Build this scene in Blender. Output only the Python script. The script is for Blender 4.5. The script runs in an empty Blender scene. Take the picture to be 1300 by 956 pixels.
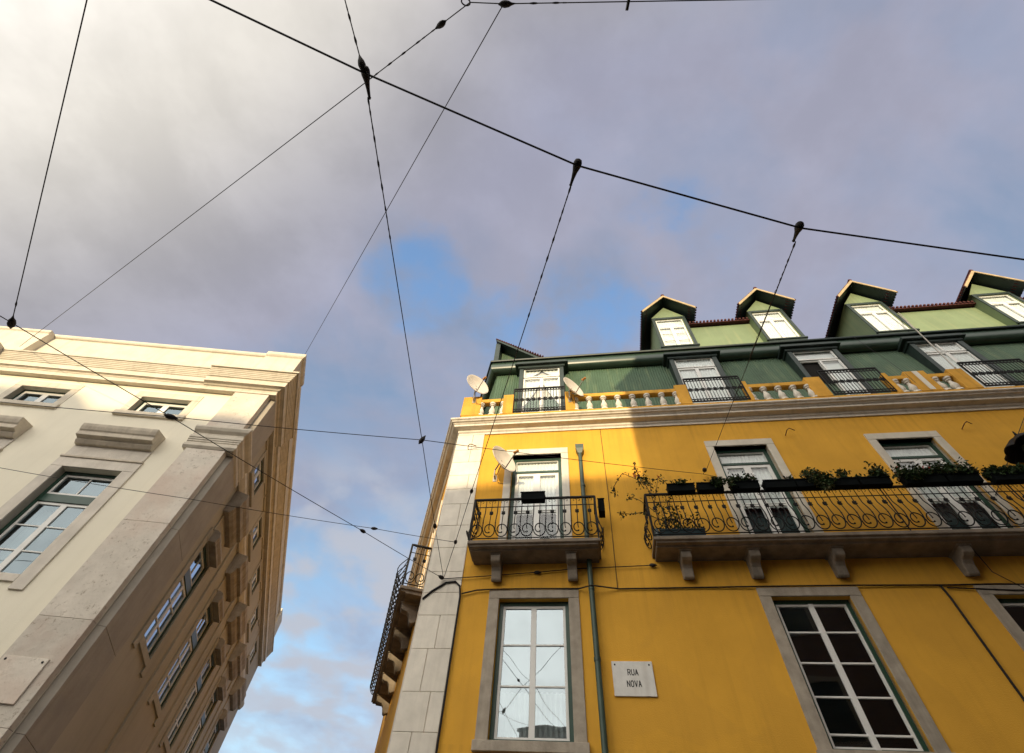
import bpy, bmesh, math, random
from mathutils import Vector, Matrix
RND = random.Random(11)
PI = math.pi
scene = bpy.context.scene
col = scene.collection

# ------------------------------------------------------------------ helpers
def rad(d): return math.radians(d)

class Fac:
    """A facade frame on a building: u along the wall, w out of it, z up (building-local)."""
    def __init__(s, o, d, n):
        s.o, s.d, s.n = Vector(o), Vector(d).normalized(), Vector(n).normalized()
    def P(s, u, w, z):
        p = s.o + s.d * u + s.n * w
        return (p.x, p.y, z)
    def cross(s, u, left):
        """frame of a plane running outward from the wall at u"""
        p = s.o + s.d * u
        return Fac(p, s.n, -s.d if left else s.d)

WORLD = Fac((0, 0), (1, 0), (0, -1))

class MB:
    def __init__(s): s.v, s.f, s.m = [], [], []
    def face(s, pts, mi=0):
        b = len(s.v); s.v += [tuple(p) for p in pts]; s.f.append(tuple(range(b, b + len(pts)))); s.m.append(mi)
    def box(s, fac, u0, u1, w0, w1, z0, z1, mi=0):
        b = len(s.v)
        for z in (z0, z1):
            for (u, w) in ((u0, w0), (u1, w0), (u1, w1), (u0, w1)): s.v.append(fac.P(u, w, z))
        for q in ((0, 1, 2, 3), (4, 5, 6, 7), (0, 1, 5, 4), (1, 2, 6, 5), (2, 3, 7, 6), (3, 0, 4, 7)):
            s.f.append(tuple(b + i for i in q)); s.m.append(mi)
    def hexa(s, p8, mi=0):
        b = len(s.v); s.v += [tuple(p) for p in p8]
        for q in ((0, 1, 2, 3), (4, 5, 6, 7), (0, 1, 5, 4), (1, 2, 6, 5), (2, 3, 7, 6), (3, 0, 4, 7)):
            s.f.append(tuple(b + i for i in q)); s.m.append(mi)
    def prism(s, fac, poly_uz, w0, w1, mi=0):
        """polygon in the facade plane, given thickness"""
        b = len(s.v); n = len(poly_uz)
        for w in (w0, w1):
            for (u, z) in poly_uz: s.v.append(fac.P(u, w, z))
        s.f.append(tuple(b + i for i in range(n))); s.m.append(mi)
        s.f.append(tuple(b + n + i for i in range(n))); s.m.append(mi)
        for i in range(n):
            j = (i + 1) % n
            s.f.append((b + i, b + j, b + n + j, b + n + i)); s.m.append(mi)
    def profile(s, fac, prof_wz, u0, u1, mi=0):
        """profile in (w, z) extruded along u"""
        b = len(s.v); n = len(prof_wz)
        for u in (u0, u1):
            for (w, z) in prof_wz: s.v.append(fac.P(u, w, z))
        s.f.append(tuple(b + i for i in range(n))); s.m.append(mi)
        s.f.append(tuple(b + n + i for i in range(n))); s.m.append(mi)
        for i in range(n):
            j = (i + 1) % n
            s.f.append((b + i, b + j, b + n + j, b + n + i)); s.m.append(mi)
    def sweep(s, path, normals, prof, mi=0, closed=True):
        """profile (w, z) swept along a plan path with mitred corners"""
        b = len(s.v); n = len(prof)
        for i, p in enumerate(path):
            p = Vector(p)
            if i == 0: m = Vector(normals[0])
            elif i == len(path) - 1: m = Vector(normals[-1])
            else:
                a, c = Vector(normals[i - 1]), Vector(normals[i]); m = (a + c) / (1 + a.dot(c))
            for (w, z) in prof:
                q = p + m * w; s.v.append((q.x, q.y, z))
        for i in range(len(path) - 1):
            for k in range(n if closed else n - 1):
                l = (k + 1) % n
                s.f.append((b + i * n + k, b + i * n + l, b + (i + 1) * n + l, b + (i + 1) * n + k)); s.m.append(mi)
        if closed:
            s.f.append(tuple(b + k for k in range(n))); s.m.append(mi)
            e = b + (len(path) - 1) * n
            s.f.append(tuple(e + k for k in range(n))); s.m.append(mi)
    def tube(s, pts, r, sides=6, mi=0, caps=True):
        pts = [Vector(p) for p in pts]
        if len(pts) < 2: return
        rs = r if isinstance(r, (list, tuple)) else [r] * len(pts)
        t0 = (pts[1] - pts[0]).normalized()
        up = Vector((0, 0, 1)) if abs(t0.z) < .9 else Vector((1, 0, 0))
        x = t0.cross(up).normalized(); b = len(s.v); n = len(pts)
        for i, p in enumerate(pts):
            if i == 0: t = t0
            elif i == n - 1: t = (pts[i] - pts[i - 1]).normalized()
            else:
                t = (pts[i + 1] - pts[i]).normalized() + (pts[i] - pts[i - 1]).normalized()
                t = t.normalized() if t.length > 1e-6 else (pts[i + 1] - pts[i]).normalized()
            x = x - t * x.dot(t)
            x = x.normalized() if x.length > 1e-6 else t.orthogonal().normalized()
            y = t.cross(x)
            for k in range(sides):
                a = 2 * PI * k / sides
                s.v.append(tuple(p + (x * math.cos(a) + y * math.sin(a)) * rs[i]))
        for i in range(n - 1):
            for k in range(sides):
                l = (k + 1) % sides
                s.f.append((b + i * sides + k, b + i * sides + l, b + (i + 1) * sides + l, b + (i + 1) * sides + k)); s.m.append(mi)
        if caps:
            s.f.append(tuple(b + k for k in range(sides))); s.m.append(mi)
            s.f.append(tuple(b + (n - 1) * sides + k for k in range(sides))); s.m.append(mi)
    def lathe(s, c, axis, prof, sides=14, mi=0):
        """prof: (radius, distance along the axis)"""
        c, a = Vector(c), Vector(axis).normalized()
        x = a.orthogonal().normalized(); y = a.cross(x); b = len(s.v); n = len(prof)
        for (r, h) in prof:
            for k in range(sides):
                t = 2 * PI * k / sides
                s.v.append(tuple(c + a * h + (x * math.cos(t) + y * math.sin(t)) * max(r, 1e-4)))
        for i in range(n - 1):
            for k in range(sides):
                l = (k + 1) % sides
                s.f.append((b + i * sides + k, b + i * sides + l, b + (i + 1) * sides + l, b + (i + 1) * sides + k)); s.m.append(mi)
        s.f.append(tuple(b + k for k in range(sides))); s.m.append(mi)
        s.f.append(tuple(b + (n - 1) * sides + k for k in range(sides))); s.m.append(mi)
    def ball(s, c, r, mi=0, sq=1.0, axis=(0, 0, 1), sides=10):
        s.lathe(c, axis, [(r * math.sin(PI * t / 6), -r * sq * math.cos(PI * t / 6)) for t in range(7)], sides, mi)
    def build(s, name, mats, parent=None, smooth=False, bevel=0.0, recalc=True, angle=40):
        me = bpy.data.meshes.new(name)
        me.from_pydata(s.v, [], s.f)
        if not isinstance(mats, (list, tuple)): mats = [mats]
        for m in mats: me.materials.append(m)
        me.polygons.foreach_set('material_index', s.m)
        bm = bmesh.new(); bm.from_mesh(me)
        if recalc: bmesh.ops.recalc_face_normals(bm, faces=bm.faces)
        if bevel > 0:
            bmesh.ops.remove_doubles(bm, verts=bm.verts, dist=1e-5)
            ed = [e for e in bm.edges if len(e.link_faces) == 2 and e.calc_face_angle(0) > .5]
            bmesh.ops.bevel(bm, geom=ed, offset=bevel, segments=1, affect='EDGES', clamp_overlap=True)
        if smooth:
            for f in bm.faces: f.smooth = True
            for e in bm.edges:
                if len(e.link_faces) == 2 and e.calc_face_angle(0) > rad(angle): e.smooth = False
        bm.to_mesh(me); bm.free(); me.update()
        o = bpy.data.objects.new(name, me); col.objects.link(o)
        if parent: o.parent = parent
        return o

def tag(o, label=None, cat=None, group=None, kind=None):
    if label: o['label'] = label
    if cat: o['category'] = cat
    if group: o['group'] = group
    if kind: o['kind'] = kind
    return o

def empty(name, loc=(0, 0, 0), rz=0.0):
    o = bpy.data.objects.new(name, None); o.empty_display_size = .2
    o.location = loc; o.rotation_euler = (0, 0, rz); col.objects.link(o); return o

# ------------------------------------------------------------------ materials
def mat(name, base, rough=.7, vary=.12, scale=1.5, bump=.0, bscale=40, spec=.3, metal=0.0, extra=None, streak=0.0, streakcol=(.08, .065, .05), coat=0.0):
    m = bpy.data.materials.new(name); m.use_nodes = True
    nt = m.node_tree; N, L = nt.nodes, nt.links
    b = N['Principled BSDF']; b.inputs['Roughness'].default_value = rough
    b.inputs['Specular IOR Level'].default_value = spec; b.inputs['Metallic'].default_value = metal
    b.inputs['Coat Weight'].default_value = coat
    tc = N.new('ShaderNodeTexCoord')
    n1 = N.new('ShaderNodeTexNoise'); n1.inputs['Scale'].default_value = scale; n1.inputs['Detail'].default_value = 6; n1.inputs['Roughness'].default_value = .6
    L.new(tc.outputs['Object'], n1.inputs['Vector'])
    mr = N.new('ShaderNodeMapRange'); mr.inputs['From Min'].default_value = .3; mr.inputs['From Max'].default_value = .7
    mr.inputs['To Min'].default_value = 1 - vary; mr.inputs['To Max'].default_value = 1 + vary
    L.new(n1.outputs['Fac'], mr.inputs['Value'])
    mul = N.new('ShaderNodeMix'); mul.data_type = 'RGBA'; mul.blend_type = 'MULTIPLY'; mul.inputs['Factor'].default_value = 1
    mul.inputs['A'].default_value = (*base, 1)
    cmb = N.new('ShaderNodeCombineColor')
    for k in range(3): L.new(mr.outputs['Result'], cmb.inputs[k])
    L.new(cmb.outputs['Color'], mul.inputs['B'])
    out = mul.outputs['Result']
    if streak > 0:
        mp = N.new('ShaderNodeMapping'); mp.inputs['Scale'].default_value = (4.5, 4.5, .22)
        L.new(tc.outputs['Object'], mp.inputs['Vector'])
        n2 = N.new('ShaderNodeTexNoise'); n2.inputs['Scale'].default_value = 1.6; n2.inputs['Detail'].default_value = 5
        L.new(mp.outputs['Vector'], n2.inputs['Vector'])
        mr2 = N.new('ShaderNodeMapRange'); mr2.inputs['From Min'].default_value = .52; mr2.inputs['From Max'].default_value = .78
        mr2.inputs['To Max'].default_value = streak; L.new(n2.outputs['Fac'], mr2.inputs['Value'])
        mx = N.new('ShaderNodeMix'); mx.data_type = 'RGBA'; L.new(mr2.outputs['Result'], mx.inputs['Factor'])
        L.new(out, mx.inputs['A']); mx.inputs['B'].default_value = (*streakcol, 1); out = mx.outputs['Result']
    if extra: out = extra(nt, tc, out)
    L.new(out, b.inputs['Base Color'])
    if bump > 0:
        nb = N.new('ShaderNodeTexNoise'); nb.inputs['Scale'].default_value = bscale; nb.inputs['Detail'].default_value = 4
        L.new(tc.outputs['Object'], nb.inputs['Vector'])
        bp = N.new('ShaderNodeBump'); bp.inputs['Strength'].default_value = bump; bp.inputs['Distance'].default_value = .02
        L.new(nb.outputs['Fac'], bp.inputs['Height']); L.new(bp.outputs['Normal'], b.inputs['Normal'])
    return m

def pits(nt, tc, out):
    N, L = nt.nodes, nt.links
    n = N.new('ShaderNodeTexNoise'); n.inputs['Scale'].default_value = 10; n.inputs['Detail'].default_value = 9; n.inputs['Roughness'].default_value = .8
    L.new(tc.outputs['Object'], n.inputs['Vector'])
    big = N.new('ShaderNodeTexNoise'); big.inputs['Scale'].default_value = .9; L.new(tc.outputs['Object'], big.inputs['Vector'])
    mr0 = N.new('ShaderNodeMapRange'); mr0.inputs['From Min'].default_value = .40; mr0.inputs['From Max'].default_value = .55; L.new(big.outputs['Fac'], mr0.inputs['Value'])
    mr = N.new('ShaderNodeMapRange'); mr.inputs['From Min'].default_value = .555; mr.inputs['From Max'].default_value = .63; mr.inputs['To Max'].default_value = .68
    L.new(n.outputs['Fac'], mr.inputs['Value'])
    mm = N.new('ShaderNodeMath'); mm.operation = 'MULTIPLY'; L.new(mr.outputs['Result'], mm.inputs[0]); L.new(mr0.outputs['Result'], mm.inputs[1])
    mx = N.new('ShaderNodeMix'); mx.data_type = 'RGBA'; L.new(mm.outputs[0], mx.inputs['Factor']); L.new(out, mx.inputs['A']); mx.inputs['B'].default_value = (.24, .18, .12, 1)
    pk = N.new('ShaderNodeTexNoise'); pk.inputs['Scale'].default_value = 1.3; pk.inputs['Detail'].default_value = 3
    mp = N.new('ShaderNodeMapping'); mp.inputs['Location'].default_value = (7, 3, 1); L.new(tc.outputs['Object'], mp.inputs['Vector']); L.new(mp.outputs['Vector'], pk.inputs['Vector'])
    mr3 = N.new('ShaderNodeMapRange'); mr3.inputs['From Min'].default_value = .45; mr3.inputs['From Max'].default_value = .7; mr3.inputs['To Max'].default_value = .6; L.new(pk.outputs['Fac'], mr3.inputs['Value'])
    mx2 = N.new('ShaderNodeMix'); mx2.data_type = 'RGBA'; L.new(mr3.outputs['Result'], mx2.inputs['Factor']); L.new(mx.outputs['Result'], mx2.inputs['A']); mx2.inputs['B'].default_value = (.60, .46, .37, 1)
    return island_tone(.14)(nt, tc, mx2.outputs['Result'])

def island_tone(amount):
    def f(nt, tc, out):
        N, L = nt.nodes, nt.links
        g = N.new('ShaderNodeNewGeometry')
        mr = N.new('ShaderNodeMapRange'); mr.inputs['To Min'].default_value = 1 - amount; mr.inputs['To Max'].default_value = 1 + amount * .4
        L.new(g.outputs['Random Per Island'], mr.inputs['Value'])
        c = N.new('ShaderNodeCombineColor')
        for k in range(3): L.new(mr.outputs['Result'], c.inputs[k])
        mx = N.new('ShaderNodeMix'); mx.data_type = 'RGBA'; mx.blend_type = 'MULTIPLY'; mx.inputs['Factor'].default_value = 1
        L.new(out, mx.inputs['A']); L.new(c.outputs['Color'], mx.inputs['B']); return mx.outputs['Result']
    return f

def grime(nt, tc, out):
    N, L = nt.nodes, nt.links
    sp = N.new('ShaderNodeSeparateXYZ'); L.new(tc.outputs['Object'], sp.inputs[0])
    mp = N.new('ShaderNodeMapping'); mp.inputs['Scale'].default_value = (7, 7, .35); L.new(tc.outputs['Object'], mp.inputs['Vector'])
    n = N.new('ShaderNodeTexNoise'); n.inputs['Scale'].default_value = 1.2; n.inputs['Detail'].default_value = 7; n.inputs['Roughness'].default_value = .65; L.new(mp.outputs[0], n.inputs['Vector'])
    st = N.new('ShaderNodeMapRange'); st.inputs['From Min'].default_value = .46; st.inputs['From Max'].default_value = .72; L.new(n.outputs['Fac'], st.inputs['Value'])
    total = None
    for (z0, z1) in ((10.7, 11.72), (6.2, 7.6), (3.2, 4.5), (8.9, 9.9)):
        r = N.new('ShaderNodeMapRange'); r.inputs['From Min'].default_value = z0; r.inputs['From Max'].default_value = z1; r.inputs['To Max'].default_value = .28; L.new(sp.outputs['Z'], r.inputs['Value'])
        c = N.new('ShaderNodeMath'); c.operation = 'LESS_THAN'; c.inputs[1].default_value = z1; L.new(sp.outputs['Z'], c.inputs[0])
        m = N.new('ShaderNodeMath'); m.operation = 'MULTIPLY'; L.new(r.outputs['Result'], m.inputs[0]); L.new(c.outputs[0], m.inputs[1])
        if total is None: total = m.outputs[0]
        else:
            a = N.new('ShaderNodeMath'); a.operation = 'MAXIMUM'; L.new(total, a.inputs[0]); L.new(m.outputs[0], a.inputs[1]); total = a.outputs[0]
    k = N.new('ShaderNodeMath'); k.operation = 'MULTIPLY'; L.new(total, k.inputs[0]); L.new(st.outputs['Result'], k.inputs[1])
    mx = N.new('ShaderNodeMix'); mx.data_type = 'RGBA'; L.new(k.outputs[0], mx.inputs['Factor']); L.new(out, mx.inputs['A']); mx.inputs['B'].default_value = (.22, .125, .035, 1)
    # repaired patches of slightly different paint, and hairline cracks
    v = N.new('ShaderNodeTexNoise'); v.inputs['Scale'].default_value = .55; v.inputs['Detail'].default_value = 5; v.inputs['Distortion'].default_value = .6; L.new(tc.outputs['Object'], v.inputs['Vector'])
    pr = N.new('ShaderNodeMapRange'); pr.inputs['From Min'].default_value = .53; pr.inputs['From Max'].default_value = .56; pr.inputs['To Max'].default_value = .13; L.new(v.outputs['Fac'], pr.inputs['Value'])
    mx2 = N.new('ShaderNodeMix'); mx2.data_type = 'RGBA'; L.new(pr.outputs['Result'], mx2.inputs['Factor']); L.new(mx.outputs['Result'], mx2.inputs['A']); mx2.inputs['B'].default_value = (.50, .27, .05, 1)
    return mx2.outputs['Result']
M = {}
M['yellow'] = mat('yellow_stucco', (.70, .368, .047), .85, .10, .7, .25, 55, .15, streak=.2, streakcol=(.40, .21, .03), extra=grime)
M['yellow_trim'] = mat('yellow_trim_paint', (.64, .335, .055), .85, .15, 2.5, .2, 40, .15, streak=.45, streakcol=(.16, .10, .04))
M['white_stone'] = mat('white_stone', (.74, .685, .585), .8, .10, 3, .15, 30, .2, streak=.25, streakcol=(.30, .25, .19), extra=island_tone(.09))
M['cornice'] = mat('painted_cornice', (.70, .64, .54), .8, .10, 3, .1, 30, .2, streak=.35, streakcol=(.20, .17, .13))
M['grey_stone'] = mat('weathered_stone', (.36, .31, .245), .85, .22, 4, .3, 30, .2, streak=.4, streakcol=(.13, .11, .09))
M['pale_stone'] = mat('pale_limestone', (.60, .545, .45), .8, .12, 3, .2, 30, .2, streak=.2, streakcol=(.32, .27, .2))
M['bracket_stone'] = mat('bracket_stone', (.25, .21, .165), .9, .3, 4, .3, 25, .15, streak=.5, streakcol=(.08, .065, .05))  # base colour darkened to stand in for shade under the balconies
M['slab_stone'] = mat('balcony_stone', (.215, .175, .135), .9, .3, 3, .3, 25, .15, streak=.35, streakcol=(.07, .06, .05))  # darkened too, shade of the slab underside put into the colour
M['cream'] = mat('cream_stucco', (.80, .745, .60), .85, .05, .8, .12, 60, .15, streak=.08, streakcol=(.45, .38, .27))
M['pit_stone'] = mat('pitted_limestone', (.66, .60, .51), .85, .12, 2.2, .5, 14, .2, extra=pits)
M['trim_stone'] = mat('smooth_limestone_trim', (.64, .585, .50), .8, .12, 2.5, .2, 30, .2, streak=.2, streakcol=(.33, .27, .21))
M['hood_stone'] = mat('hood_limestone', (.58, .51, .405), .8, .15, 4, .2, 30, .2, streak=.35, streakcol=(.2, .16, .12))
M['cream_stone'] = mat('cream_moulding', (.63, .57, .465), .8, .10, 3, .12, 30, .2, streak=.28, streakcol=(.26, .2, .14))
M['side_stone'] = mat('shaded_side_stone', (.40, .36, .30), .85, .12, 2, .2, 30, .2, streak=.2, streakcol=(.2, .17, .13))  # darker copy of the pilaster limestone, shade put into the colour
M['side_wall'] = mat('shaded_cream_stucco', (.45, .405, .32), .85, .10, .8, .15, 50, .15, streak=.2, streakcol=(.2, .16, .11))  # cream stucco of the side, its shade put into the colour
M['white'] = mat('white_paint', (.74, .73, .69), .45, .05, 4, 0, 30, .4)
M['green'] = mat('dark_green_paint', (.018, .055, .036), .4, .2, 4, .05, 30, .4)
M['casing'] = mat('dark_slate_green_paint', (.022, .036, .032), .45, .25, 4, .08, 20, .35)
M['sheet'] = mat('faded_green_sheet', (.064, .112, .066), .6, .18, 1.1, .05, 40, .3, streak=.35, streakcol=(.24, .27, .14))
M['upper_green'] = mat('pale_green_sheet', (.17, .222, .12), .6, .12, 1.1, .05, 40, .3, streak=.3, streakcol=(.34, .33, .17))
M['gutter'] = mat('green_gutter', (.032, .058, .040), .33, .25, 2.5, .03, 30, .5)
M['tile'] = mat('red_roof_tile', (.075, .024, .022), .8, .3, 5, .2, 20, .2)
M['wood_edge'] = mat('weathered_barge_board', (.40, .30, .17), .7, .2, 5, .1, 30, .2)
M['iron'] = mat('wrought_iron', (.009, .0085, .0085), .6, .3, 20, .2, 80, .2)
M['wire'] = mat('black_wire', (.012, .011, .011), .55, .2, 10, 0, 30, .3)
M['insul'] = mat('dark_insulator', (.012, .008, .007), .7, .3, 20, 0, 30, .5)
M['rust'] = mat('rusty_iron', (.14, .06, .03), .8, .4, 20, .2, 60, .2)
M['plastic'] = mat('dark_planter_plastic', (.004, 0.0056, .006), .8, .2, 6, 0, 30, .06)
M['plastic_teal'] = mat('teal_planter_plastic', (.012, .03, .035), .5, .2, 6, 0, 30, .25)
M['dish'] = mat('dish_enamel', (.66, .60, .52), .45, .08, 5, 0, 30, .4, streak=.2, streakcol=(.45, .36, .27))
M['galv'] = mat('galvanised_steel', (.30, .27, .22), .4, .2, 10, 0, 30, .5, metal=.6)
M['lnb'] = mat('orange_brown_plastic', (.40, .18, .04), .5, .2, 10, 0, 30, .4)
M['curtain'] = mat('net_curtain', (.72, .72, .68), .9, .06, 3, 0, 30, .1)
M['reflection_teal'] = mat('dark_reflection_teal', (.06, .085, .085), .9, .15, 3, 0, 30, .1)  # teal imitating the dark reflection in the lower door panes
M['dark'] = mat('unlit_room_black', (.02, .018, .016), .9, .2, 2, 0, 30, .1)  # near-black colour standing in for unlit rooms
M['marble'] = mat('white_marble_plaque', (.68, .66, .61), .5, .10, 6, .08, 30, .3, streak=.3, streakcol=(.38, .33, .26))
M['ink'] = mat('black_letter_paint', (.02, .02, .02), .6, .2, 20, 0, 30, .2)
M['faint'] = mat('worn_letter_paint', (.36, .31, .26), .8, .2, 30, 0, 30, .2)
M['drain'] = mat('green_drainpipe', (.045, .075, .055), .45, .2, 4, .03, 30, .4)
M['leaf'] = mat('leaf_green', (.026, .048, .014), .6, .4, 9, 0, 30, .15, extra=island_tone(.6))
M['leaf_dry'] = mat('leaf_olive', (.09, .085, .025), .6, .4, 9, 0, 30, .3, extra=island_tone(.6))
M['flower'] = mat('red_petal', (.42, .045, .03), .6, .3, 9, 0, 30, .3)
M['stem'] = mat('plant_stem', (.06, .045, .02), .8, .3, 9, 0, 30, .2)
M['jar'] = mat('grey_glazed_jar', (.10, .13, .13), .15, .2, 9, 0, 30, .5)
M['asphalt'] = mat('asphalt', (.05, .048, .045), .9, .25, 3, .3, 60, .2)
M['paving'] = mat('limestone_paving', (.34, .32, .28), .8, .25, 6, .3, 25, .2)
M['town'] = mat('town_wall', (.22, .20, .18), .85, .12, .8, .1, 40, .15)
M['town2'] = mat('town_wall_pink', (.30, .22, .18), .85, .12, .8, .1, 40, .15)
M['steel'] = mat('bright_rail', (.55, .50, .42), .3, .1, 5, 0, 30, .6, metal=.8)

def glass(name, ior, tint=(.9, .94, .95), extra=0.0, coat=(1, 1, 1)):
    m = bpy.data.materials.new(name); m.use_nodes = True
    nt = m.node_tree; N, L = nt.nodes, nt.links; N.clear()
    out = N.new('ShaderNodeOutputMaterial'); mix = N.new('ShaderNodeMixShader')
    tr = N.new('ShaderNodeBsdfTransparent'); tr.inputs['Color'].default_value = (*tint, 1)
    gl = N.new('ShaderNodeBsdfGlossy'); gl.inputs['Roughness'].default_value = .015; gl.inputs['Color'].default_value = (*coat, 1)
    lw = N.new('ShaderNodeLayerWeight'); lw.inputs['Blend'].default_value = .5
    pw = N.new('ShaderNodeMath'); pw.operation = 'POWER'; pw.inputs[1].default_value = 4.0
    f0 = ((ior - 1) / (ior + 1)) ** 2 + extra
    ad = N.new('ShaderNodeMath'); ad.operation = 'MULTIPLY_ADD'; ad.use_clamp = True; ad.inputs[1].default_value = 1 - f0; ad.inputs[2].default_value = f0
    tc = N.new('ShaderNodeTexCoord'); nz = N.new('ShaderNodeTexNoise'); nz.inputs['Scale'].default_value = 1.1; nz.inputs['Detail'].default_value = 1
    bp = N.new('ShaderNodeBump'); bp.inputs['Strength'].default_value = .12; bp.inputs['Distance'].default_value = .05
    L.new(tc.outputs['Object'], nz.inputs['Vector']); L.new(nz.outputs['Fac'], bp.inputs['Height']); L.new(bp.outputs['Normal'], gl.inputs['Normal'])
    L.new(lw.outputs['Facing'], pw.inputs[0]); L.new(pw.outputs[0], ad.inputs[0]); L.new(ad.outputs[0], mix.inputs['Fac'])
    L.new(tr.outputs[0], mix.inputs[1]); L.new(gl.outputs[0], mix.inputs[2]); L.new(mix.outputs[0], out.inputs['Surface'])
    return m
M['glass'] = glass('window_glass', 1.75)
M['mirror_glass'] = glass('reflective_window_glass', 1.9, (.6, .66, .68), .16, (.80, .93, 1.0))
M['sky_glass'] = glass('sky_reflecting_window_glass', 1.9, (.5, .55, .6), .52, (.66, .82, 1.0))
M['blue_glass'] = glass('clear_window_glass', 1.9, (.45, .52, .56), .05, (.74, .90, 1.0))

# ------------------------------------------------------------------ shared builders
def grid_wall(mb, fac, u0, u1, z0, z1, holes, depth=.24, mi=0, mi_rev=None, w=0.0):
    us = sorted({u0, u1, *[h[0] for h in holes], *[h[1] for h in holes]}); zs = sorted({z0, z1, *[h[2] for h in holes], *[h[3] for h in holes]})
    us = [x for x in us if u0 <= x <= u1]; zs = [x for x in zs if z0 <= x <= z1]
    for i in range(len(us) - 1):
        for j in range(len(zs) - 1):
            cu, cz = (us[i] + us[i + 1]) / 2, (zs[j] + zs[j + 1]) / 2
            if any(h[0] < cu < h[1] and h[2] < cz < h[3] for h in holes): continue
            mb.face([fac.P(us[i], w, zs[j]), fac.P(us[i + 1], w, zs[j]), fac.P(us[i + 1], w, zs[j + 1]), fac.P(us[i], w, zs[j + 1])], mi)
    r = mi if mi_rev is None else mi_rev
    for (a, b, c, d) in holes:
        for (p, q) in (((a, c), (b, c)), ((b, c), (b, d)), ((b, d), (a, d)), ((a, d), (a, c))):
            mb.face([fac.P(p[0], w, p[1]), fac.P(q[0], w, q[1]), fac.P(q[0], w - depth, q[1]), fac.P(p[0], w - depth, p[1])], r)

def frame_boxes(mb, fac, u0, u1, z0, z1, t, w0, w1, mi=0, bottom=True):
    mb.box(fac, u0, u0 + t, w0, w1, z0, z1, mi); mb.box(fac, u1 - t, u1, w0, w1, z0, z1, mi)
    mb.box(fac, u0 + t, u1 - t, w0, w1, z1 - t, z1, mi)
    if bottom: mb.box(fac, u0 + t, u1 - t, w0, w1, z0, z0 + t, mi)

def surround(name, fac, u0, u1, z0, z1, sw, proud, m, parent, sill=True, top=None, back=-.2):
    mb = MB(); t = top or sw
    mb.box(fac, u0 - sw, u0, back, proud, z0, z1, 0); mb.box(fac, u1, u1 + sw, back, proud, z0, z1, 0)
    mb.box(fac, u0 - sw, u1 + sw, back, proud + .004, z1, z1 + t, 0)
    if sill: mb.box(fac, u0 - sw - .03, u1 + sw + .03, back, proud + .05, z0 - .14, z0, 0)
    return mb.build(name, m, parent, bevel=.006)

def curtain(fac, u0, u1, z0, z1, w, parent, name='curtain', amp=.018, pitch=.09, m=None):
    mb = MB(); n = max(6, int((u1 - u0) / pitch * 6)); ph = RND.random() * 6
    for i in range(n):
        a, b = u0 + (u1 - u0) * i / n, u0 + (u1 - u0) * (i + 1) / n
        wa, wb = w + amp * math.sin(a / pitch * 2 * PI + ph), w + amp * math.sin(b / pitch * 2 * PI + ph)
        mb.face([fac.P(a, wa, z0), fac.P(b, wb, z0), fac.P(b, wb, z1), fac.P(a, wa, z1)])
        mb.face([fac.P(a, wa - .004, z0), fac.P(b, wb - .004, z0), fac.P(b, wb - .004, z1), fac.P(a, wa - .004, z1)])
    return mb.build(name, m or M['curtain'], parent, recalc=False)

def leaf_sash(mb, fac, u0, u1, z0, z1, w, st=.06, bars=(), solid_to=None, mi=0, th=.05):
    """one glazed leaf: stiles, rails, glazing bars, solid bottom panel"""
    frame_boxes(mb, fac, u0, u1, z0, z1, st, w - th, w, mi)
    for z in bars: mb.box(fac, u0 + st, u1 - st, w - th * .8, w - .004, z - .014, z + .014, mi)
    if solid_to:
        mb.box(fac, u0 + st, u1 - st, w - th * .7, w - .012, z0 + st, solid_to, mi)

def pane(fac, u0, u1, z0, z1, w, parent, g='glass'):
    mb = MB(); mb.face([fac.P(u0, w, z0), fac.P(u1, w, z0), fac.P(u1, w, z1), fac.P(u0, w, z1)]); return mb.build('pane', M[g], parent, recalc=False)

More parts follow.
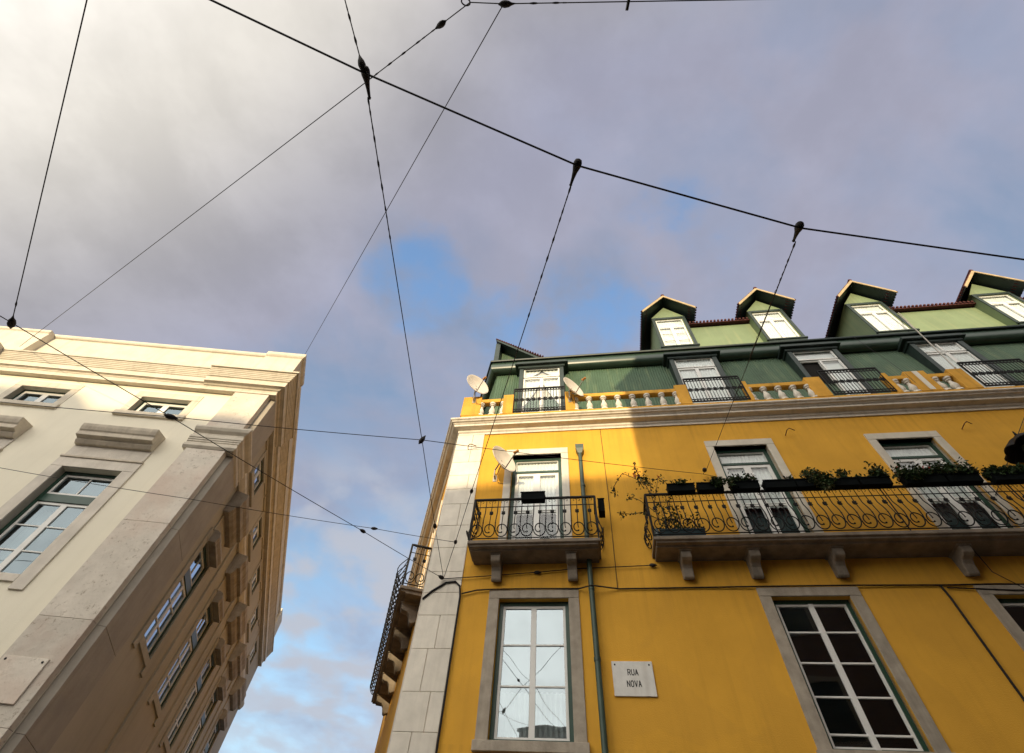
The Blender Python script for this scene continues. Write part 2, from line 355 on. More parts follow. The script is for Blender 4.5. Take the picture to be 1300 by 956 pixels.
def window(fac, parent, uc, z0, z1, wid, kind, g='glass', sur=None, name='window', rec=-.13):
    u0, u1 = uc - wid / 2, uc + wid / 2
    fr = MB()
    if kind == 'door':                       # french window with a transom light
        frame_boxes(fr, fac, u0, u1, z0, z1, .09, rec - .1, rec)
        zt = z1 - .48; fr.box(fac, u0 + .09, u1 - .09, rec - .1, rec, zt - .035, zt + .035)
        f = fr.build(name, M['green'], parent, bevel=.004)
        sb = MB(); a, b = u0 + .09, u1 - .09; c = (a + b) / 2
        leaf_sash(sb, fac, a, b, zt + .035, z1 - .09, rec - .03, .02)
        for (p, q) in ((a, c), (c, b)): leaf_sash(sb, fac, p, q, z0 + .02, zt - .035, rec - .02, .085, (z0 + 1.28, z0 + 1.34), z0 + .36)
        sb.build('sash', M['white'], f, bevel=.004)
        pane(fac, a + .03, b - .03, z0 + .36, z1 - .12, rec - .045, f, g)
        curtain(fac, a, b, z0 + 1.26, z1 - .08, rec - .10, f, amp=.010)
        curtain(fac, a, b, z0 + .3, z0 + 1.26, rec - .22, f, 'backing', .01, m=M['reflection_teal'])  # made-up sheet giving the lower panes a dark reflected tone
    elif kind == 'casement':                 # two leaves, one glazing bar each
        frame_boxes(fr, fac, u0, u1, z0, z1, .075, rec - .1, rec)
        f = fr.build(name, M['green'], parent, bevel=.004)
        sb = MB(); a, b = u0 + .075, u1 - .075; c = (a + b) / 2
        for (p, q) in ((a, c), (c, b)): leaf_sash(sb, fac, p, q, z0 + .06, z1 - .075, rec - .02, .05, [z for z in (z1 - .8, z1 - 1.48) if z > z0 + .2])
        sb.build('sash', M['white'], f, bevel=.004)
        pane(fac, a + .03, b - .03, z0 + .08, z1 - .1, rec - .045, f, g)
        curtain(fac, a, b, z0 + .1, z0 + .85, rec - .3, f)
    elif kind == 'grid':                     # eight pane sash, dark room behind
        frame_boxes(fr, fac, u0, u1, z0, z1, .07, rec - .1, rec)
        f = fr.build(name, M['green'], parent, bevel=.004)
        sb = MB(); a, b = u0 + .07, u1 - .07; c = (a + b) / 2; zt = z1 - .07
        for (p, q) in ((a, c + .01), (c - .01, b)): leaf_sash(sb, fac, p, q, z0 + .06, zt, rec - .02, .04, [zt - .5 * k for k in range(1, 5) if zt - .5 * k > z0 + .2])
        sb.box(fac, c - .045, c + .045, rec - .06, rec + .0, z0 + .06, zt, 0)
        sb.build('sash', M['white'], f, bevel=.003)
        pane(fac, a + .02, b - .02, z0 + .08, z1 - .09, rec - .045, f, g)
    elif kind == 'tall':                     # cream house: top light over two tall leaves
        frame_boxes(fr, fac, u0, u1, z0, z1, .06, rec - .1, rec)
        zt = z1 - .66; fr.box(fac, u0 + .06, u1 - .06, rec - .1, rec - .005, zt - .09, zt + .09)
        f = fr.build(name, M['green'], parent, bevel=.004)
        sb = MB(); a, b = u0 + .06, u1 - .06; c = (a + b) / 2
        leaf_sash(sb, fac, a, b, zt + .09, z1 - .06, rec - .03, .055); sb.box(fac, c - .014, c + .014, rec - .07, rec - .035, zt + .145, z1 - .11)
        h = (zt - .09 - z0 - .08)
        for (p, q) in ((a, c), (c, b)): leaf_sash(sb, fac, p, q, z0 + .02, zt - .09, rec - .03, .06, (zt - .09 - h * .36, zt - .09 - h * .7))
        sb.build('sash', M['white'], f, bevel=.004)
        pane(fac, a + .03, b - .03, z0 + .04, z1 - .08, rec - .055, f, g)
        curtain(fac, a, a + (b - a) * .33, z0 + .1, z1 - .75, rec - .35, f); curtain(fac, a + (b - a) * .72, b, z0 + .1, z1 - .75, rec - .35, f)
    elif kind == 'attic':                    # small two light window
        frame_boxes(fr, fac, u0, u1, z0, z1, .03, rec - .1, rec)
        f = fr.build(name, M['green'], parent, bevel=.003)
        sb = MB(); a, b = u0 + .03, u1 - .03; c = (a + b) / 2
        for (p, q) in ((a, c), (c, b)): leaf_sash(sb, fac, p, q, z0 + .02, z1 - .03, rec - .02, .075)
        sb.build('sash', M['white'], f, bevel=.003)
        pane(fac, a + .06, b - .06, z0 + .08, z1 - .09, rec - .045, f, g)
    if sur: surround('stone_surround', fac, u0, u1, z0, z1, sur[0], sur[1], sur[2], f, sill=sur[3] if len(sur) > 3 else True, top=sur[4] if len(sur) > 4 else None)
    return f

def arc(cu, cz, r0, r1, a0, a1, n):
    return [(cu + (r0 + (r1 - r0) * i / n) * math.cos(a0 + (a1 - a0) * i / n), cz + (r0 + (r1 - r0) * i / n) * math.sin(a0 + (a1 - a0) * i / n)) for i in range(n + 1)]

def railing_panel(mb, fac, u0, u1, wf, z0, z1, pitch=.284, belly=.10, full=True):
    def bw(z):
        t = (z1 - .36 - z) / (z1 - .36 - z0)
        return belly * math.sin(PI * min(1, max(0, t))) ** 1.2 if t > 0 else 0
    def T(pts, r, sides=5): mb.tube([fac.P(u, wf + bw(z), z) for (u, z) in pts], r, sides)
    zm = z1 - .21; zb = z0 + .05; L = u1 - u0
    mb.box(fac, u0, u1, wf - .025, wf + .025, z1 - .02, z1 + .015)
    mb.box(fac, u0, u1, wf - .008, wf + .008, zm - .007, zm + .007)
    mb.box(fac, u0, u1, wf - .010, wf + .010, zb - .008, zb + .008)
    n = max(1, int(round(L / pitch))); p = L / n; r = p * .46
    zc = zb + r + .02
    for i in range(n):
        c = u0 + p * (i + .5); l = c - p / 2
        down = [(l, zm - (zm - zc) * k / 8) for k in range(9)]
        T(down, .0115)
        T(arc(c, zc, r, r, PI, 2.5 * PI, 22) + arc(c, zc, r, r * .34, 2.5 * PI, 3.55 * PI, 12)[1:], .012)
        e = arc(c, zc, r * .34, r * .34, 3.55 * PI, 3.55 * PI, 1)[0]
        mb.ball(fac.P(e[0], wf + bw(e[1]), e[1]), .019, sides=6)
        T([(c, zm), (c, zc + r * .62)] if not full else [(c, zm), (c, z0 + .66), (c, zc + r * .4), (c + .01, zc + r * .1)], .0105)
        zr = z1 - .37
        q = fac.P(c, wf + bw(zr), zr)
        mb.lathe(q, fac.n.to_3d(), [(.012, -.02), (.046, -.014), (.034, .012), (.012, .02)], 7)
        for k in range(4):
            a = k * PI / 2 + PI / 4
            mb.ball(fac.P(c + .036 * math.cos(a), wf + bw(zr), zr + .036 * math.sin(a)), .018, sides=5)
        mb.ball(fac.P(l, wf + bw(zc + r * 1.35), zc + r * 1.35), .016, sides=6)
        # small curls between the two top rails
        T(arc(c - .045, zm + .135, .045, .02, 0, 1.5 * PI, 9), .006); T(arc(c + .045, zm + .135, .045, .02, PI, -.5 * PI, 9), .006)
        T([(c, zm), (c, zm + .14)], .006)
        T([(l, zm), (l, z1 - .02)], .010)

def balcony(fac, parent, u0, u1, wout, z0, z1, rail_top, brackets, ends=(True, True), pitch=.284, belly=.10):
    mb = MB()
    prof = [(0, z0 - .02), (0, z1), (wout, z1), (wout, z1 - .075), (wout - .05, z1 - .09), (wout - .05, z0 + .01), (wout - .16, z0 + .01), (wout - .16, z0 - .02)]
    mb.profile(fac, [(w, z) for (w, z) in prof], u0 + .05, u1 - .05)
    mb.box(fac, u0, u0 + .05, 0, wout - .004, z1 - .074, z1 - .002); mb.box(fac, u1 - .05, u1, 0, wout - .004, z1 - .074, z1 - .002)
    s = mb.build('balcony', M['slab_stone'], parent, bevel=.008)
    rb = MB(); a, b = u0 + .03, u1 - .03; wf = wout - .04
    railing_panel(rb, fac, a, b, wf, z1 + .01, rail_top, pitch, belly)
    for k, (u, left) in enumerate(((a, True), (b, False))):
        if ends[k]: railing_panel(rb, fac.cross(u, left), .02, wf - .02, 0, z1 + .01, rail_top, pitch * .9, .12)
        rb.box(fac, u - .02, u + .02, wf - .02, wf + .02, z1, rail_top + .012)
    n = max(1, int((b - a) / 2.2))
    for i in range(1, n):
        u = a + (b - a) * i / n
        rb.tube([fac.P(u, wf, z1), fac.P(u, wf, rail_top)], .013, 6)
    rb.build('railing', M['iron'], s, smooth=True)
    for u in brackets:
        k = MB(); h = .10
        prof = [(0, z0 - .03), (.40, z0 - .03), (.42, z0 - .07), (.40, z0 - .17), (.34, z0 - .20), (.24, z0 - .22), (.19, z0 - .28), (.17, z0 - .36), (.15, z0 - .44), (.10, z0 - .47), (.06, z0 - .44), (0, z0 - .42)]
        k.profile(fac, prof, u - h, u + h)
        k.box(fac, u - h - .03, u + h + .03, 0, .44, z0 - .045, z0 - .018)
        k.build('bracket', M['bracket_stone'], s, bevel=.012)
    return s

# ------------------------------------------------------------------ YELLOW HOUSE
YO = (-1.21067, 9.92644, 0); YA = rad(-12.50557)
yb = empty('yellow_building', YO, YA)
tag(yb, 'yellow stuccoed corner building with iron balconies and green mansard attic', 'building')
sa = rad(112.0783)
YF = Fac((0, 0), (1, 0), (0, -1))
sd, sn = (math.cos(sa), math.sin(sa)), (-math.sin(sa), math.cos(sa))
YS = Fac((0, 0), sd, sn)
YEND, SEND = 24.0, 12.5
ypath = [(sd[0] * SEND, sd[1] * SEND), (0, 0), (YEND, 0)]; ynorm = [sn, (0, -1)]

UP = [2.28, 7.54, 11.45, 15.4, 19.3, 22.6]       # window axes
doors = [(u - .655, u + .655, 7.79, 10.80) for u in UP]
wins1 = [(u - .70, u + .70, 4.55, 6.87) for u in (2.28, 7.51, 11.32, 15.2, 19.1, 22.5)]
shops = [(u - .75, u + .75, .05, 3.0) for u in (2.28, 7.51, 11.32, 15.2, 19.1, 22.5)]
sdoors = [(s - .6, s + .6, 7.79, 10.6) for s in (2.6, 5.9)]
m = MB()
grid_wall(m, YF, 0, YEND, 0, 11.72, doors + wins1 + shops)
grid_wall(m, YS, 0, SEND, 0, 11.72, sdoors)
back = [YF.P(YEND, 0, 0), YF.P(YEND, -14, 0)]
bx, by = sd[0] * SEND, sd[1] * SEND
for (p, q) in (((YEND, 0), (YEND, 16)), ((YEND, 16), (bx, by))):
    m.face([(p[0], p[1], 0), (q[0], q[1], 0), (q[0], q[1], 12.0), (p[0], p[1], 12.0)])
m.build('wall', M['yellow'], yb, recalc=False)
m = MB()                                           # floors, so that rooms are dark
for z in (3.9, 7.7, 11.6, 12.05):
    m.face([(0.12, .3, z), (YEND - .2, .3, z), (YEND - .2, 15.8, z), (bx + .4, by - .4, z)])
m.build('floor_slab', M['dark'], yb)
m = MB()                                           # corner pilaster in coursed blocks
zs = [0.0]
while zs[-1] < 11.6: zs.append(zs[-1] + RND.choice((.46, .62, .7, .58)))
zs[-1] = 11.68
for i in range(len(zs) - 1):
    a, b = zs[i], zs[i + 1]
    cut = RND.choice((None, .3, .42, None, .5))
    for (p, q) in (((0, .75),) if not cut else ((0, cut), (cut, .75))):
        m.box(YF, p + (.0035 if p else -.035), q - .0035, -.02, .03, a + .002, b - .002)
    m.box(YS, .03, .72, -.02, .034, a + .002, b - .002)
m.build('corner_pilaster', M['white_stone'], yb, bevel=.007)
m = MB()
m.sweep(ypath, ynorm, [(-.05, 11.665), (.035, 11.665), (.035, 11.73), (.07, 11.76), (.07, 11.82), (.21, 11.845), (.225, 11.85), (.225, 11.915), (.25, 11.93), (.27, 11.955), (.315, 11.965), (.335, 12.0), (.36, 12.01), (.378, 12.03), (.378, 12.068), (.30, 12.085), (-.05, 12.085)])
m.build('cornice', M['cornice'], yb)

# balustrade
m = MB()
m.sweep(ypath, ynorm, [(-.12, 12.08), (.09, 12.08), (.09, 12.47), (-.12, 12.47)])
seg_f = [(.0, .5), (.5, 1.2), (1.2, 1.52), (3.13, 3.42), (3.42, 6.44), (6.44, 6.79), (8.42, 8.52), (8.52, 10.16), (10.16, 10.60), (12.29, 12.40), (12.40, 12.86), (12.86, 13.42), (13.42, 14.0), (14.0, 14.40), (16.25, 16.4), (16.4, 18.2), (18.2, 18.5)]
posts = [(.0, .5), (1.2, 1.52), (3.13, 3.42), (6.44, 6.79), (8.42, 8.52), (10.16, 10.60), (12.29, 12.40), (12.86, 13.42), (14.0, 14.40), (16.25, 16.5), (18.1, 18.5)]
for (a, b) in posts: m.box(YF, a + (-.09 if a == 0 else 0), b, -.14, .105, 12.46, 13.345)
rails = [(.5, 1.2), (3.42, 6.44), (8.52, 10.16), (12.40, 12.86), (13.42, 14.0), (16.5, 18.1)]
for (a, b) in rails: m.box(YF, a, b, -.10, .085, 13.05, 13.20)
m.box(YS, -.0, .35, -.14, .105, 12.46, 13.345)
m.box(YS, .35, SEND, -.12, .09, 12.46, 13.2)
m.box(YF, 18.5, YEND, -.12, .09, 12.46, 13.2)
bal = m.build('balustrade', M['yellow_trim'], yb, bevel=.008)
m = MB(); m.box(YF, 13.09, 13.23, .10, .112, 12.5, 13.33); m.build('white_strip', M['white_stone'], bal)
us = [.51, .86, 1.19, 3.43, 3.85, 4.28, 4.71, 5.15, 5.58, 6.01, 6.43, 8.53, 8.93, 9.34, 9.75, 10.15, 12.50, 12.80, 13.55, 13.86, 16.8, 17.2, 17.6]
bm0 = MB()
prof = [(.11, 0), (.11, .05), (.075, .07), (.06, .10), (.085, .15), (.098, .21), (.09, .27), (.06, .35), (.046, .42), (.046, .455), (.078, .465), (.078, .49), (.055, .50), (.10, .525), (.10, .58)]
bm0.lathe((0, 0, 0), (0, 0, 1), prof, 14)
first = None
for u in us:
    if first is None: first = o = bm0.build('baluster', M['white_stone'], bal, smooth=True)
    else: o = first.copy(); col.objects.link(o); o.parent = bal
    o.location = YF.P(u, 0.0, 12.47)

# mansard storey, eave roll, upper storey
m = MB(); pts = []
def corrug(path_f, u0, u1, w0, z0, w1, z1, pitch=.085, amp=.011):
    n = int((u1 - u0) / pitch * 4)
    for i in range(n):
        a, b = u0 + (u1 - u0) * i / n, u0 + (u1 - u0) * (i + 1) / n
        da, db = amp * math.sin(a / pitch * 2 * PI), amp * math.sin(b / pitch * 2 * PI)
        m.face([path_f.P(a, w0 + da, z0), path_f.P(b, w0 + db, z0), path_f.P(b, w1 + db, z1), path_f.P(a, w1 + da, z1)])
cot = 0.6735
mz0, mw0, mz1, mw1 = 12.1, -.50, 16.0, -.93
n = 0
# front (starts on the mitre line) and side sheets
N_ = 1180
for i in range(N_):
    a, b = YEND * i / N_, YEND * (i + 1) / N_
    da, db = .011 * math.sin(a / .085 * 2 * PI), .011 * math.sin(b / .085 * 2 * PI)
    def x0(u, w): return max(u, -w * cot)
    m.face([YF.P(x0(a, mw0), mw0 + da, mz0), YF.P(x0(b, mw0), mw0 + db, mz0), YF.P(x0(b, mw1), mw1 + db, mz1), YF.P(x0(a, mw1), mw1 + da, mz1)])
m.face([YS.P(-mw0 * cot, mw0, mz0), YS.P(SEND, mw0, mz0), YS.P(SEND, mw1, mz1), YS.P(-mw1 * cot, mw1, mz1)])
mans = m.build('mansard_roof', M['sheet'], yb, recalc=False)
m = MB()
roll = [(-1.3, 15.88), (-.93, 15.88)] + [(-.78 + .20 * math.cos(t), 16.02 + .20 * math.sin(t)) for t in [rad(-150 + 18 * k) for k in range(12)]] + [(-.60, 16.27)]
roll = [(-1.3, 15.86), (-.96, 15.86), (-.90, 15.80), (-.83, 15.775), (-.76, 15.79), (-.69, 15.83), (-.64, 15.90), (-.615, 15.98), (-.61, 16.06), (-.625, 16.14), (-.655, 16.21), (-.655, 16.26), (-1.3, 16.26)]
m.sweep(ypath, ynorm, roll)
eave = m.build('eave_moulding', M['gutter'], yb, smooth=True, angle=50)
m = MB()
m.sweep(ypath, ynorm, [(-1.4, 16.263), (-.575, 16.263), (-.56, 16.30), (-.575, 16.345), (-1.4, 16.345)])
m.build('drip_edge', M['casing'], eave)
m = MB()
for i in range(60):                                # comb of open corrugation ends under the roll
    pass
# flat roof and upper storey
m.face([YF.P(.3, -1.2, 16.34), YF.P(YEND, -1.2, 16.34), YF.P(YEND, -15.5, 16.34), (bx + .5, by - .5, 16.34)])
m.build('flat_roof', M['tile'], yb)

DU = [7.545, 11.37, 15.12, 19.68]                  # upper dormers
for (ua, ub) in ((7.6, 11.4), (15.2, YEND)):
    m = MB()
    m.hexa([YF.P(ua, -1.18, 16.33), YF.P(ub, -1.18, 16.33), YF.P(ub, -5, 16.33), YF.P(ua, -5, 16.33), YF.P(ua, -1.28, 18.78), YF.P(ub, -1.28, 18.78), YF.P(ub, -5, 18.78), YF.P(ua, -5, 18.78)])
    upper = m.build('upper_storey', M['upper_green'], yb)
    m = MB()
    m.hexa([YF.P(ua, -1.10, 18.80), YF.P(ub, -1.10, 18.80), YF.P(ub, -5, 19.6), YF.P(ua, -5, 19.6), YF.P(ua, -1.10, 18.86), YF.P(ub, -1.10, 18.86), YF.P(ub, -5, 19.7), YF.P(ua, -5, 19.7)])
    u = ua + .08
    while u < ub:                                    # barrel tile ends along the eave
        if all(abs(u - d) > .72 for d in DU): m.tube([YF.P(u, -1.05, 18.88), YF.P(u, -1.6, 18.98)], .045, 8)
        u += .14
    m.build('tiled_roof', M['tile'], upper, smooth=True)

def upper_dormer(uc):
    hw, z0, ze, za = .66, 16.33, 19.22, 20.06; wf = -.95; wb = -4.0
    m = MB()
    poly = [(uc - hw, z0), (uc + hw, z0), (uc + hw, ze), (uc, za), (uc - hw, ze)]
    hole = (uc - .535, uc + .535, 17.0, 19.05)
    # front face around the window
    for (p, q, r, s) in ((uc - hw, hole[0], z0, ze), (hole[1], uc + hw, z0, ze), (hole[0], hole[1], z0, hole[2]), (hole[0], hole[1], hole[3], ze)):
        m.box(YF, p, q, wf - .12, wf, r, s)
    m.prism(YF, [(uc - hw, ze), (uc + hw, ze), (uc, za)], wf - .12, wf)
    for k in (-1, 1):
        m.box(YF, min(uc + k * hw, uc + k * (hw - .08)), max(uc + k * hw, uc + k * (hw - .08)), wb, wf - .12, z0, ze)
    d = m.build('dormer', M['upper_green'], yb)
    m = MB(); frame_boxes(m, YF, uc - hw - .012, uc + hw + .012, z0 + .5, 19.17, .115, wf, wf + .035); m.box(YF, uc - hw - .05, uc + hw + .05, wf, wf + .08, 16.93, 17.0)
    m.build('casing', M['casing'], d, bevel=.005)
    m = MB(); a, b = hole[0], hole[1]; c = uc
    leaf_sash(m, YF, a, b, 18.52, 19.05, wf - .03, .04)
    for (p, q) in ((a, c), (c, b)): leaf_sash(m, YF, p, q, 17.0, 18.48, wf - .03, .06, (17.5, 18.0) if uc < 8 else ())
    m.box(YF, a, b, wf - .09, wf - .02, 18.48, 18.52)
    s = m.build('window', M['white'], d, bevel=.004)
    pane(YF, a + .03, b - .03, 17.03, 19.02, wf - .055, d)
    curtain(YF, a, b, 17.0, 19.05, wf - .11, d, amp=.008)
    # gabled roof with overhang, barge boards, tiles
    ez, rz, ew, ov = 19.06, 20.22, 1.06, -.50
    m = MB()
    for k in (-1, 1):
        e0, r0 = (uc + k * ew, ez), (uc, rz)
        def pt(e, w, dz): return YF.P(e[0], w, e[1] + dz)
        m.hexa([pt(e0, ov, 0), pt(r0, ov, 0), pt(r0, wb, 0), pt(e0, wb, 0), pt(e0, ov, .07), pt(r0, ov, .08), pt(r0, wb, .08), pt(e0, wb, .07)], 0)
        m.hexa([pt(e0, ov + .012, .07), pt(r0, ov + .012, .08), pt(r0, wb, .08), pt(e0, wb, .07), pt((e0[0] + k * .03, ez - .03), ov + .012, .12), pt(r0, ov + .012, .14), pt(r0, wb, .14), pt((e0[0] + k * .03, ez - .03), wb, .12)], 2)
        # barge board
        m.hexa([pt(e0, ov, -.06), pt(r0, ov, -.05), pt(r0, ov + .03, -.05), pt(e0, ov + .03, -.06), pt(e0, ov, .085), pt(r0, ov, .10), pt(r0, ov + .03, .10), pt(e0, ov + .03, .085)], 1)
        w = ov - .02
        while w > wb:
            m.tube([YF.P(uc + k * (ew + .045), w, ez + .03), YF.P(uc + k * (ew - .2), w, ez + .26)], .042, 7, 2)
            w -= .12
    m.tube([YF.P(uc, ov + .03, rz + .12), YF.P(uc, wb, rz + .12)], .075, 8, 2)
    m.build('roof', [M['casing'], M['wood_edge'], M['tile']], d, smooth=True)
    return d
for uc in DU: upper_dormer(uc)

def attic_door(uc, k):
    """wooden window bay breaking through the mansard, with a flat cap"""
    wf = -.50; z0, z1 = 12.3, 15.62
    m = MB()
    for s in (-1, 1):
        a, b = uc + s * .79, uc + s * .64
        m.box(YF, min(a, b), max(a, b), -1.05, wf, z0, z1 + .06)
    m.box(YF, uc - .64, uc + .64, -1.05, wf - .003, z1 - .02, z1 + .06)
    d = m.build('dormer', M['casing'], yb, bevel=.008)
    m = MB()
    m.box(YF, uc - .96, uc + .96, -1.2, -.36, z1 + .06, z1 + .13); m.box(YF, uc - .92, uc + .92, -1.2, -.40, z1 + .13, z1 + .24)
    m.box(YF, uc - .84, uc + .84, -1.2, -.46, z1 + .0605 - .12, z1 + .06)
    m.build('roof', M['casing'], d, bevel=.01)
    m = MB(); a, b = uc - .64, uc + .64; c = uc; zt = 15.06
    leaf_sash(m, YF, a, b, zt + .03, z1 - .02, wf - .06, .055)
    if k == 3: m.box(YF, c - .03, c + .03, wf - .1, wf - .05, zt + .08, z1 - .07)
    op = (k == 2)
    if not op: leaf_sash(m, YF, a, c, z0, zt - .02, wf - .06, .06)
    leaf_sash(m, YF, c, b, z0, zt - .02, wf - .06, .06)
    if op: leaf_sash(m, YF.cross(a, False), -.62, -.06 + wf + .02, z0, zt - .02, -.03, .06)
    m.build('window', M['white'], d, bevel=.005)
    m = MB()
    for (p, q, r, t) in ((a + .04, b - .04, zt + .05, z1 - .05), ((c if op else a) + .04, b - .04, z0 + .05, zt - .04)): m.face([YF.P(p, wf - .085, r), YF.P(q, wf - .085, r), YF.P(q, wf - .085, t), YF.P(p, wf - .085, t)])
    m.build('pane', M['glass'], d, recalc=False)
    if k == 0:                                     # draped curtain gathered to both sides
        m = MB()
        for (s, zz0, zz1) in ((-1, zt + .03, z1 - .05), (1, zt + .03, z1 - .05), (-1, 13.6, zt - .05), (1, 13.6, zt - .05)):
            x0_, x1_ = c + s * .60, c
            for i in range(14):
                t0, t1 = i / 14, (i + 1) / 14
                lo0, lo1 = zz1 - (zz1 - zz0) * (1 - t0) ** .8, zz1 - (zz1 - zz0) * (1 - t1) ** .8
                w0_, w1_ = wf - .15 + .012 * math.sin(i * 2.1), wf - .15 + .012 * math.sin((i + 1) * 2.1)
                m.face([YF.P(x0_ + (x1_ - x0_) * t0, w0_, lo0), YF.P(x0_ + (x1_ - x0_) * t1, w1_, lo1), YF.P(x0_ + (x1_ - x0_) * t1, w1_, zz1), YF.P(x0_ + (x1_ - x0_) * t0, w0_, zz1)])
        m.build('curtain', M['curtain'], d, recalc=False)
        m = MB(); m.box(YF, a, b, wf - .24, wf - .22, z0, z1); m.build('backing', M['pale_stone'], d)
    elif op:
        m = MB(); m.box(YF, c, b, wf - .17, wf - .15, z0, zt); m.box(YF, a, b, wf - .17, wf - .15, zt, z1); m.build('curtain', M['curtain'], d)
        m = MB(); m.box(YF, a, c, -.98, -.70, z0, zt); m.build('dark_fill', M['dark'], d)  # near-black block in place of the unlit room
    else: curtain(YF, a, b, z0, z1, wf - .118, d, amp=.008)
    return d
AU = [2.325, 7.60, 11.50, 15.34, 19.3]
for k, uc in enumerate(AU): attic_door(uc, k)

def cast_rail(uc):
    a, b = uc - .805, uc + .805; z0, z1, w = 12.56, 13.66, .06
    m = MB()
    m.box(YF, a, b, w - .02, w + .02, z1 - .03, z1 + .012); m.box(YF, a, b, w - .015, w + .015, z0 - .01, z0 + .02)
    for u in (a, b): m.box(YF, u - .018, u + .018, w - .018, w + .018, z0, z1)
    m.box(YF, a, b, w - .008, w + .008, z1 - .135, z1 - .12); m.box(YF, a, b, w - .008, w + .008, z0 + .11, z0 + .125)
    n = 18; p = (b - a) / n; zm = (z0 + z1) / 2
    def T(pts, r=.010): m.tube([YF.P(u, w, z) for (u, z) in pts], r, 5)
    for i in range(1, n): T([(a + p * i, z0 + .02), (a + p * i, z1 - .03)])
    for i in range(n):
        c = a + p * (i + .5)
        T(arc(c, z1 - .078, p * .36, p * .36, 0, 2 * PI, 8), .008); T(arc(c, z0 + .065, p * .36, p * .36, 0, 2 * PI, 8), .008)
        if i % 2 == 0:
            T(arc(c + p / 2, zm, p * .78, p * .78, 0, 2 * PI, 12), .011)
            for q in range(4):
                t = q * PI / 2 + PI / 4
                T([(c + p / 2, zm), (c + p / 2 + p * .75 * math.cos(t), zm + p * .75 * math.sin(t))], .011)
                m.ball(YF.P(c + p / 2 + p * .4 * math.cos(t - PI / 4), w, zm + p * .4 * math.sin(t - PI / 4)), .02, sides=5)
    r = m.build('iron_grille', M['iron'], bal, smooth=True)
for uc in AU[:4]: cast_rail(uc)

# little lean-to above the left corner of the eave
m = MB()
m.prism(YF, [(.55, 16.34), (2.25, 16.34), (2.25, 17.05), (.55, 18.45)], -2.6, -1.42)
g = m.build('roof_gable', M['sheet'], yb)
m = MB()
def rp(u, w, z): return YF.P(u, w, z)
m.hexa([rp(.38, -.92, 18.28), rp(2.3, -1.0, 16.75), rp(2.3, -2.8, 16.75), rp(.38, -2.8, 18.28), rp(.36, -.92, 18.42), rp(2.36, -1.0, 16.85), rp(2.36, -2.8, 16.85), rp(.36, -2.8, 18.42)], 0)
m.hexa([rp(.34, -.90, 18.425), rp(2.37, -.98, 16.855), rp(2.37, -2.8, 16.855), rp(.34, -2.8, 18.425), rp(.34, -.90, 18.47), rp(2.40, -.98, 16.90), rp(2.40, -2.8, 16.90), rp(.34, -2.8, 18.47)], 1)
for i in range(20):
    t = (i + .5) / 20
    m.ball(rp(.36 + 2.02 * t, -.93, 18.45 - 1.56 * t), .035, 1, sides=6)
m.box(YF, .36, .55, -2.8, -1.0, 16.345, 18.2, 0)
m.build('roof', [M['casing'], M['tile']], g)

# windows of the front
for k, u in enumerate(UP):
    window(YF, yb, u, 7.79, 10.80, 1.31, 'door', 'glass', (.185, .035, M['pale_stone'] if k else M['white_stone'], False, .20))
for k, u in enumerate((2.28, 7.51, 11.32, 15.2, 19.1, 22.5)):
    window(YF, yb, u, 4.55, 6.87, 1.40, 'casement' if k == 0 else 'grid', 'mirror_glass' if k == 0 else 'glass', (.21, .03, M['grey_stone'], True, .17), rec=-.12)
    window(YF, yb, u, .05, 3.0, 1.50, 'door', 'glass', (.2, .03, M['grey_stone'], False))
for s in (2.6, 5.9): window(YS, yb, s, 7.79, 10.6, 1.2, 'door', 'glass', (.18, .035, M['pale_stone'], False))

balcony(YF, yb, .91, 3.71, .66, 7.64, 7.77, 8.84, (1.50, 3.09))
balcony(YF, yb, 4.77, 16.9, .66, 7.64, 7.77, 8.84, (5.39, 6.70, 8.25, 10.50, 12.6, 14.6, 16.3))
balcony(YS, yb, 1.25, 8.0, .56, 7.64, 7.77, 8.84, (1.8, 3.1, 4.4, 5.7, 7.2), belly=.20)

m = MB()                                           # drainpipe
m.hexa([YF.P(3.34, .04, 10.80), YF.P(3.54, .04, 10.80), YF.P(3.54, .20, 10.80), YF.P(3.34, .20, 10.80), YF.P(3.33, .03, 10.93), YF.P(3.55, .03, 10.93), YF.P(3.55, .21, 10.93), YF.P(3.33, .21, 10.93)])
m.hexa([YF.P(3.39, .06, 10.66), YF.P(3.49, .06, 10.66), YF.P(3.49, .16, 10.66), YF.P(3.39, .16, 10.66), YF.P(3.34, .04, 10.80), YF.P(3.54, .04, 10.80), YF.P(3.54, .20, 10.80), YF.P(3.34, .20, 10.80)])
m.tube([YF.P(3.44, .11, 10.68), YF.P(3.45, .11, 5.72), YF.P(3.455, .11, .1)], .052, 12)
for z in (9.6, 7.0, 5.72, 3.2): m.tube([YF.P(3.45, .11, z - .03), YF.P(3.45, .11, z + .03)], .062, 12); m.box(YF, 3.43, 3.47, 0, .1, z - .015, z + .015)
m.build('drainpipe', M['drain'], yb, smooth=True)
m = MB()                                           # rusty wall hooks
for (u, z) in ((8.86, 11.16), (13.0, 11.1), (.42, 11.13)):
    m.tube([YF.P(u - .08, .0, z - .06), YF.P(u - .06, .16, z - .03), YF.P(u, .2, z), YF.P(u + .16, .1, z + .015)], .012, 6)
m.build('wall_hook', M['rust'], yb)

